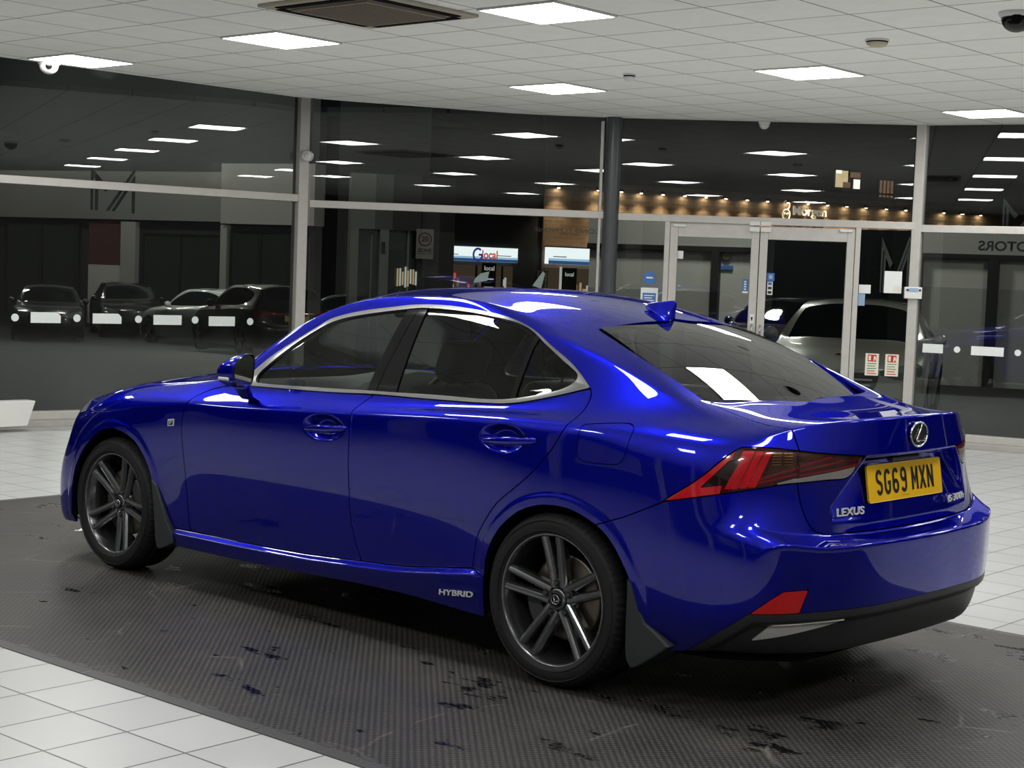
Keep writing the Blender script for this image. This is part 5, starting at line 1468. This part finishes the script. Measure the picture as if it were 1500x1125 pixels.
# shops
M['sign_lit'] = emis('lit_sign_white', (.93,.97,1.0), 1.25); M['sign_blue'] = emis('lit_sign_blue', (.05,.16,.42), .55); M['sign_pale'] = emis('lit_sign_pale_blue', (.45,.66,.92), .9)
M['sign_indigo'] = emis('lit_letter_indigo', (.05,.06,.40), .7); M['sign_orange'] = emis('lit_letter_red', (.75,.10,.08), .8); M['shop_in'] = emis('shop_interior', (.30,.20,.13), .16)
M['shop_white'] = emis('lit_strip', (1,.98,.92), 2.0)
def shop(s0, s1, z0, z1, name_z, ls, label, stock, seed):
    o = building('shop_sign', *LC, label, 'shop sign')
    panel(o, 'sign_box', s0, z0, s1, z1, M['sign_lit'], -.35, -.02); h = z1-z0
    panel(o, 'sign_band', s0, z0, s1, z0+.20*h, M['sign_blue'], -.37, -.35); panel(o, 'sign_band', s0, z0+.20*h, s1, z0+.34*h, M['sign_pale'], -.37, -.35)
    panel(o, 'sign_trim', s0-.08, z1, s1+.08, z1+.05, M['fascia'], -.4, 0)
    m = MB(); rr = h*.42
    pts = [(ls+rr*.8*math.cos(a), -.385, name_z+rr*math.sin(a)) for a in np.linspace(.9, 2*PI-.0, 26)] + [(ls+.05, -.385, name_z)]
    m.tube(pts, h*.075, 6); m.build('sign_letter', M['sign_indigo'], o)
    text('sign_lettering', 'local', h*.80, M['sign_orange'], o, Matrix.Translation((ls+rr*.75+h*.62, -.38, name_z)), 0, bold=.012, squeeze=.85)
    for a in (s0+.5, s1-.6): panel(o, 'sign_small_print', a-.3, z0+.42*h, a+.3, z0+.47*h, M['ink2'], -.372, -.36)
    w = building('lit_shop', *LC, stock, 'shop')
    panel(w, 'shop_window', s0+.05, -.3, s1-.05, z0-.15, M['shop_in'], -.06, -.01)
    r = random.Random(seed)
    for q in range(int((s1-s0)*3.2)):
        s = s0+.2+r.random()*(s1-s0-.5); zz = .5+r.random()*.7
        mt_ = r.choice([M['warm_item'], M['pale_item'], M['apt_dim'], M['sign_orange'], M['apt_dim']])
        panel(w, 'shop_item', s, zz, s+.05+.12*r.random(), zz+.12+.3*r.random(), mt_, -.10, -.06)
    for q in range(3): panel(w, 'mullion', s0+(s1-s0)*(q+.5)/3, -.3, s0+(s1-s0)*(q+.5)/3+.06, z0-.15, M['black_frame'], -.14, -.02)
    return o
shop(-.11, 3.28, 1.88, 2.44, 2.14, 1.52, 'lit white and blue shop sign over the left-hand shop across the street', 'lit shop front under the left-hand white sign', 5)
shop(4.66, 8.9, 1.90, 2.56, 2.26, 7.10, 'lit white and blue shop sign to the side of the dark column', 'lit shop front under the sign beside the dark column', 9)
tt = building('totem_board', *LC, 'dark upright totem board with white lines before the left-hand shop', 'signboard')
panel(tt, 'board', 1.2, -.6, 1.78, 1.82, M['black_frame'], -1.5, -1.4)
text('board_lettering', 'local', .24, M['pale_item'], tt, Matrix.Translation((1.49, -1.51, 1.62)), 0, bold=.004)
for q in range(6): panel(tt, 'board_line', 1.3, .55+q*.16, 1.68, .60+q*.16, M['dim_glazing'] if q % 2 else M['pale_item'], -1.52, -1.5)
mb_ = building('menu_board', *LC, 'dark menu board on the brick wall before the right-hand shop', 'signboard')
panel(mb_, 'board', 5.07, -.6, 5.75, 1.76, M['black_frame'], -.75, -.65); panel(mb_, 'board_frame', 5.02, -.6, 5.07, 1.80, M['pale_item'], -.76, -.64)
text('board_lettering', 'local', .22, M['pale_item'], mb_, Matrix.Translation((5.41, -.76, 1.5)), 0, bold=.004)
for q in range(5): panel(mb_, 'board_line', 5.17, .5+q*.16, 5.65, .53+q*.16, M['dim_glazing'], -.77, -.75)
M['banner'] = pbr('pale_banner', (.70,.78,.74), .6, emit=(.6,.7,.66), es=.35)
for k, (poly, lab) in enumerate(((((.66,1.05),(1.22,1.15),(1.30,1.50),(.95,1.42),(.72,1.22)), 'pale sail-shaped banner left of the totem board'), (((3.18,1.02),(3.55,.92),(3.70,1.50),(3.62,1.58)), 'pale leaning banner under the end of the left-hand sign'))):
    b = building('banner', *LC, lab, 'banner'); m = MB(); m.prism(list(poly), 1, -1.9, -1.87); m.build('banner_cloth', M['banner'], b)
    panel(b, 'banner_pole', poly[0][0]+.02, -.6, poly[0][0]+.06, poly[0][1]+.03, M['fascia'], -1.9, -1.87)
rk = building('display_rack', *LC, 'pale open display rack between the two lit shops', 'rack')
for a, b, c, d in ((3.93,-.4,3.99,1.62),(4.31,-.4,4.37,1.62),(3.93,1.56,4.37,1.62),(3.93,1.1,4.37,1.15),(3.93,.7,4.37,.75)): panel(rk, 'rack_bar', a, b, c, d, M['fascia'], -.9, -.85)
mg = building('bar_sign', *LC, 'pale metal letters and round emblem on the brick parade over the second door', 'sign')
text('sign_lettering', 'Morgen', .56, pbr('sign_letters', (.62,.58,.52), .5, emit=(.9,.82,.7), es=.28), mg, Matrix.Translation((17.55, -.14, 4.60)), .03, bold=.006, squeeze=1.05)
m = MB()
for cz, r in ((4.82,.17),(4.42,.20)): m.tube([(16.3+r*math.cos(a), -.14, cz+r*1.1*math.sin(a)) for a in np.linspace(0, 2*PI, 24, endpoint=False)], .028, 6, closed=True)
m.tube([(16.2,-.14,4.36),(16.2,-.14,4.5),(16.3,-.14,4.42),(16.4,-.14,4.5),(16.4,-.14,4.36)], .02, 6)
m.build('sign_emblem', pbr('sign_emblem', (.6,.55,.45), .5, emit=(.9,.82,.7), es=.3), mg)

# added stand-in for the showroom wall reflected in the doors
ee = building('reflected_wall', (-16.23,21.27), (-8.32,23.85), 'stand-in for the pale showroom wall with black window frames reflected in the glass doors')
panel(ee, 'fascia', -.6, 2.17, 3.0, 2.70, M['fascia'], -.08, .3); panel(ee, 'fascia', 6.25, 2.17, 16, 2.62, M['fascia'], -.08, .3)
panel(ee, 'wall', -.6, -.6, 3.0, 2.17, M['pale_render'], .02, .3); panel(ee, 'wall', 6.25, -.6, 16, 2.17, M['pale_render'], .02, .3)
panel(ee, 'dark_bay', 3.0, -.6, 6.25, 2.60, M['dark_glazing'], .0, .3)
m = MB()
for a, b, c, d in ((-.6,2.08,3.0,2.18),(2.15,-.6,2.32,2.1),(6.25,2.08,16,2.17),(6.25,-.6,6.42,2.1),(7.66,-.6,7.86,2.1),(9.2,-.6,9.35,2.1)): m.box((a,-.14,b),(c,.05,d))
m.build('black_frame', M['black_frame'], ee)
m = MB(); m.lathe([(0,-.06),(.07,-.06),(.10,-.05),(.10,.02)], 1, (2.44,0,1.99), 24); m.build('wall_clock', pbr('brown_clock', (.12,.09,.05), .5), ee)
panel(ee, 'blue_sign', 2.33, 1.715, 2.58, 1.80, M['pblue'], -.03, .02)
panel(ee, 'lower_wall', 6.42, -.6, 7.66, 1.52, M['fascia'], .0, .02); panel(ee, 'lower_wall', 7.86, -.6, 9.2, 1.52, M['fascia'], .0, .02); panel(ee, 'lower_wall', -.6, -.6, 2.15, 1.25, M['fascia'], .0, .02)
logo(line((-16.23,21.27), (-8.32,23.85)), 5.60, 1.37, .55, 1.1, 'pale striped monogram on the stand-in dark bay beyond the side pane')
bpy.data.objects[[o.name for o in bpy.data.objects if o.name.startswith('window_logo')][-1]].data.materials[0] = M['reflected_grey']
for o in bpy.data.objects:
    if o.name.startswith('window_logo') and 'dark bay' in o.get('label', ''): o.name = 'wall_logo'; o.location = tuple(Matrix.Rotation(math.atan2(2.58, 7.91), 3, 'Z') @ Vector((0, -.05, 0)))

# ---------------------------------------------------------------- parked cars
def hatch_cage():
    c = [list(map(list, col)) for col in CAGE]
    def setp(col, r, p): c[col][r] = list(p)
    setp(12,7,(1.08,.645,1.33)); setp(12,8,(1.15,.56,1.385)); setp(12,9,(1.15,.3,1.42)); setp(12,10,(1.15,0,1.43))
    setp(13,6,(1.42,.80,1.03)); setp(13,7,(1.48,.645,1.30)); setp(13,8,(1.55,.56,1.36)); setp(13,9,(1.55,.3,1.40)); setp(13,10,(1.55,0,1.41))
    setp(14,6,(1.75,.785,1.03)); setp(14,7,(1.80,.625,1.27)); setp(14,8,(1.86,.55,1.33)); setp(14,9,(1.90,.3,1.37)); setp(14,10,(1.90,0,1.38))
    setp(15,6,(1.98,.755,1.02)); setp(15,7,(2.0,.65,1.14)); setp(15,8,(2.02,.55,1.17)); setp(15,9,(2.05,.28,1.20)); setp(15,10,(2.05,0,1.20))
    for k, (x, h) in enumerate(((2.10,.70),(2.16,.585),(2.20,.43),(2.22,.25),(2.23,0))): setp(16+k, 6, (x, h, 1.0))
    return [[tuple(p) for p in col] for col in c]
_cars = {}
DLO_H = [(-.45,.97),(.5,.99),(1.1,1.01),(1.55,1.08),(1.66,1.16),(1.60,1.26),(1.1,1.335),(.4,1.335),(.06,1.29),(-.265,1.15),(-.45,1.02)]
def car_sheets(kind):
    if kind in _cars: return _cars[kind]
    cols = CAGE if kind != 'hatch' else hatch_cage()
    V_, F_, _, _ = cage_faces(cols)
    V, Q = fit_surface(V_, F_, CREASE if kind != 'hatch' else {}, 3)
    T = np.vstack([Q[:, [0,1,2]], Q[:, [0,2,3]]]); N = vnormals(V, T); mid = V[:, 1] < 1e-5; N[mid, 1] = 0; N /= np.linalg.norm(N, axis=1)[:, None]
    S = Sheet(V, T, N); P = {}
    S = S.keep(-poly_sdf(XZ(S.V), spline(ARCH_R, 3))); S = S.keep(-poly_sdf(XZ(S.V), spline(ARCH_F, 3)))
    def cut(k, g): 
        nonlocal S
        P[k] = S.keep(g); S = S.keep(-g)
    if kind == 'hatch':
        rg = [(1.93,-.1),(1.93,.3),(1.90,.53),(2.01,.56),(2.06,.5),(2.09,.3),(2.10,-.1)]
    else: rg = spline(REAR_GLASS, 3, True)
    cut('rear_window', np.where((S.N[:, 2] > .15) & (S.V[:, 2] > 1.0), poly_sdf(XY(S.V), np.array(rg)), 9.))
    cut('windscreen', np.where(S.N[:, 2] > .2, poly_sdf(XY(S.V), spline(WINDSCREEN, 3, True)), 9.))
    cut('window', poly_sdf(XZ(S.V), spline(DLO_IN, 3, True) if kind != 'hatch' else spline(DLO_H, 4, True)))
    cut('tail_lamp', np.where(S.V[:, 0] > 1.75, poly_sdf(U(S.V), spline(uz(LAMP), 3, True)), 9.))
    hl = [(-1.80,.66),(-1.66,.76),(-1.72,.79),(-1.86,.775),(-2.1,.735),(-2.22,.69),(-2.1,.62),(-1.95,.61)]
    cut('headlamp', np.where((S.V[:, 0] < -1.6) & (S.V[:, 1] > .42), poly_sdf(XZ(S.V), np.array(hl)), 9.))
    cut('grille', np.where(S.V[:, 0] < -1.9, poly_sdf(S.V[:, [1, 2]], np.array([(-.3,.44),(.34,.44),(.42,.56),(.44,.675),(.40,.685),(-.3,.685)])), 9.))
    cut('intake', np.where(S.V[:, 0] < -1.85, poly_sdf(S.V[:, [1, 2]], np.array([(.50,.26),(.70,.29),(.72,.40),(.60,.44),(.50,.40)])), 9.))
    P['body'] = S
    _cars[kind] = P
    return P
M['car_glass_dark'] = pbr('parked_car_glass', (.006,.008,.009), .05, coat=1)
M['tail_red'] = pbr('parked_tail_lamp', (.14,.008,.01), .2, coat=1); M['head_clear'] = pbr('parked_headlamp', (.25,.27,.28), .12, metal=.4, coat=1)
M['wheel_silver'] = pbr('parked_wheel', (.30,.31,.32), .35, metal=.7)
def parked_car(label, loc, rz, kind, col, scale=(1,1,1), metal=.3, extra=None):
    o = empty('parked_car', loc, rz, label, 'car'); o.scale = scale
    P = car_sheets(kind); pm = pbr('parked_paint', col, .3, metal=metal, coat=1)
    P['body'].both().build('body', pm, o)
    P['windscreen'].both().build('windscreen', M['car_glass_dark'], o); P['rear_window'].both().build('rear_window', M['car_glass_dark'], o)
    P['grille'].both().build('grille', M['black_frame'], o)
    for s in (P['window'], P['window'].mirrored()): s.build('side_window', M['car_glass_dark'], o)
    for s in (P['tail_lamp'], P['tail_lamp'].mirrored()): s.build('tail_lamp', M['tail_red'], o)
    for s in (P['headlamp'], P['headlamp'].mirrored()): s.build('headlamp', M['head_clear'], o)
    for s in (P['intake'], P['intake'].mirrored()): s.build('air_intake', M['black_frame'], o)
    for sx in (-1.40, 1.40):
        for sg in (-1, 1):
            m = MB(); m.lathe([(.20,-.10),(.24,-.115),(.30,-.11),(.318,-.08),(.318,.1)], 1, n=28); w = m.build('wheel', M['rubber'], o, (sx, sg*.775, .318))
            if sg > 0: w.rotation_euler = (0, 0, PI)
            m = MB(); m.lathe([(.215,-.09),(.225,-.105),(.235,-.10)], 1, n=28)
            for k in range(5): m.box((-.03,-.095,.03),(.03,-.075,.22), M=Matrix.Rotation(2*PI*k/5, 4, 'Y'))
            m.lathe([(0,-.10),(.06,-.098),(.07,-.08)], 1, n=18); m.build('rim', M['wheel_silver'], w)
    m = MB(); m.box((-1.9,-.74,.2),(2.1,.74,.30)); m.box((-.9,-.72,.3),(.95,.72,.85)); m.build('underbody', M['black'], o)
    for sg in (-1, 1):
        m = MB(); secs = []
        for t, r in ((0,.07),(.5,.075),(1,.03)): secs.append([(-.33-.11*t, sg*(.93+.085*math.cos(a)*(1 if t < 1 else .5)), 1.0+r*math.sin(a)) for a in np.linspace(0, 2*PI, 12, endpoint=False)])
        loft(m, secs); m.box((-.40, sg*.80 if sg > 0 else -.87, .955), (-.34, .87 if sg > 0 else -.80, .975)); m.build('door_mirror', pm, o)
    if extra: extra(o)
    return o
def front_trim(o):
    m = MB(); m.box((-2.30,-.36,.555),(-2.262,.36,.572)); m.box((-2.30,-.38,.610),(-2.262,.38,.627)); m.build('grille_bar', M['chrome_soft'], o)
    m = MB(); m.lathe([(0,-2.315),(.07,-2.312),(.085,-2.30),(.085,-2.25)], 0, (0,0,.59), 26); m.build('grille_emblem', M['chrome_soft'], o)
    m = MB(); m.lathe([(0,.868),(.028,.866),(.032,.862)], 2, (-1.93,0,-.005), 20); m.build('bonnet_badge', M['black_frame'], o)
def rear_plate(o):
    m = MB(); m.box((2.30,-.26,.74),(2.345,.26,.86)); m.build('number_plate', pbr('dim_plate', (.35,.25,.03), .5), o)
def gz(x, y):
    d = math.hypot(x-5.1, y+5.2); k = min(max((d-22)/22, 0), 1); return -.13-.55*k*k*(3-2*k)
def put(label, x, y, rz, kind, col, sc_=(1,1,1), metal=.3, extra=None): return parked_car(label, (x, y, gz(x, y)), math.radians(rz), kind, col, sc_, metal, extra)
put('pale silver saloon car parked nose-on outside the glass doors', -4.72, 11.62, 115, 'saloon', (.42,.41,.37), (1.0,1.04,1.03), 0, front_trim)
put('white hatchback, stand-in for a car reflected in the big glass pane', -28.6, 19.9, -3, 'hatch', (.62,.68,.64), (.95,1,1.04), 0, rear_plate)  # these left-hand cars stand in for showroom cars reflected in the glass
put('black tall hatchback nearest the post, stand-in for a reflected car', -23.2, 17.3, -18, 'hatch', (.012,.012,.014), (1.0,1.05,1.10), 0, rear_plate)
put('black hatchback before the white wall panel, stand-in for a reflected car', -33.7, 20.95, 152, 'hatch', (.010,.010,.012), (.95,1,1.05), 0)
put('dark grey saloon nearest the far end of the big glass pane, stand-in for a reflected car', -32.3, 17.6, 148, 'saloon', (.012,.013,.015), (1,1,1.0), 0)
put('dark car parked between the tall post and the grey rendered building', -26.2, 22.6, 8, 'saloon', (.012,.013,.016), (1,1,1.05), 0)
put('dark car parked behind the pale silver saloon car', -10.2, 18.6, 100, 'hatch', (.010,.010,.011), (1,1,1.04), 0)

# added fill lights for the exterior, no lamp seen
def fill_light(loc, e, col=(1,.95,.86), r=.6):
    l = bpy.data.lights.new('exterior_fill', 'POINT'); l.energy = e; l.color = col; l.shadow_soft_size = r
    o = bpy.data.objects.new('exterior_fill', l); COL.objects.link(o); o.location = loc
fill_light((-33.5,20.0,7.0), 420); fill_light((-12,8.5,5.5), 110); fill_light((-12.5,19.5,6), 800); fill_light((-2,18,6), 450); fill_light((-40,18.5,7), 260); fill_light((-26.5,18.6,3.6), 300, r=.3); fill_light((-1.9,10.6,4.4), 75, r=.4)

# ---------------------------------------------------------------- camera
def make_camera():
    cd = bpy.data.cameras.new('camera'); co = bpy.data.objects.new('camera', cd); COL.objects.link(co)
    R = CAM_R
    co.matrix_world = Matrix([[R[0][i], -R[1][i], -R[2][i], CAM_P[i]] for i in range(3)] + [[0, 0, 0, 1]])
    cd.sensor_width = 36; cd.lens = 2340.66/1500*36
    cd.clip_end = 300
    bpy.context.scene.camera = co
CAM_R = [[0.7362150878, 0.6757508741, 0.0367164895], [0.0740178084, -0.0264744889, -0.9969054446], [-0.6726876753, 0.7366545035, -0.0695085169]]
CAM_P = (5.1087013, -5.1967739, 1.4947767)
make_camera()
sc = bpy.context.scene
sc.view_settings.view_transform = 'Standard'
sc.view_settings.look = 'None'

w = bpy.data.worlds.new('night'); sc.world = w; w.use_nodes = True
w.node_tree.nodes['Background'].inputs[0].default_value = (.0035, .0038, .0045, 1)
sc.cycles.max_bounces = 10; sc.cycles.transparent_max_bounces = 16; sc.cycles.glossy_bounces = 6
sc.cycles.sample_clamp_indirect = 6; sc.cycles.use_denoising = True; sc.cycles.caustics_reflective = False; sc.cycles.caustics_refractive = False
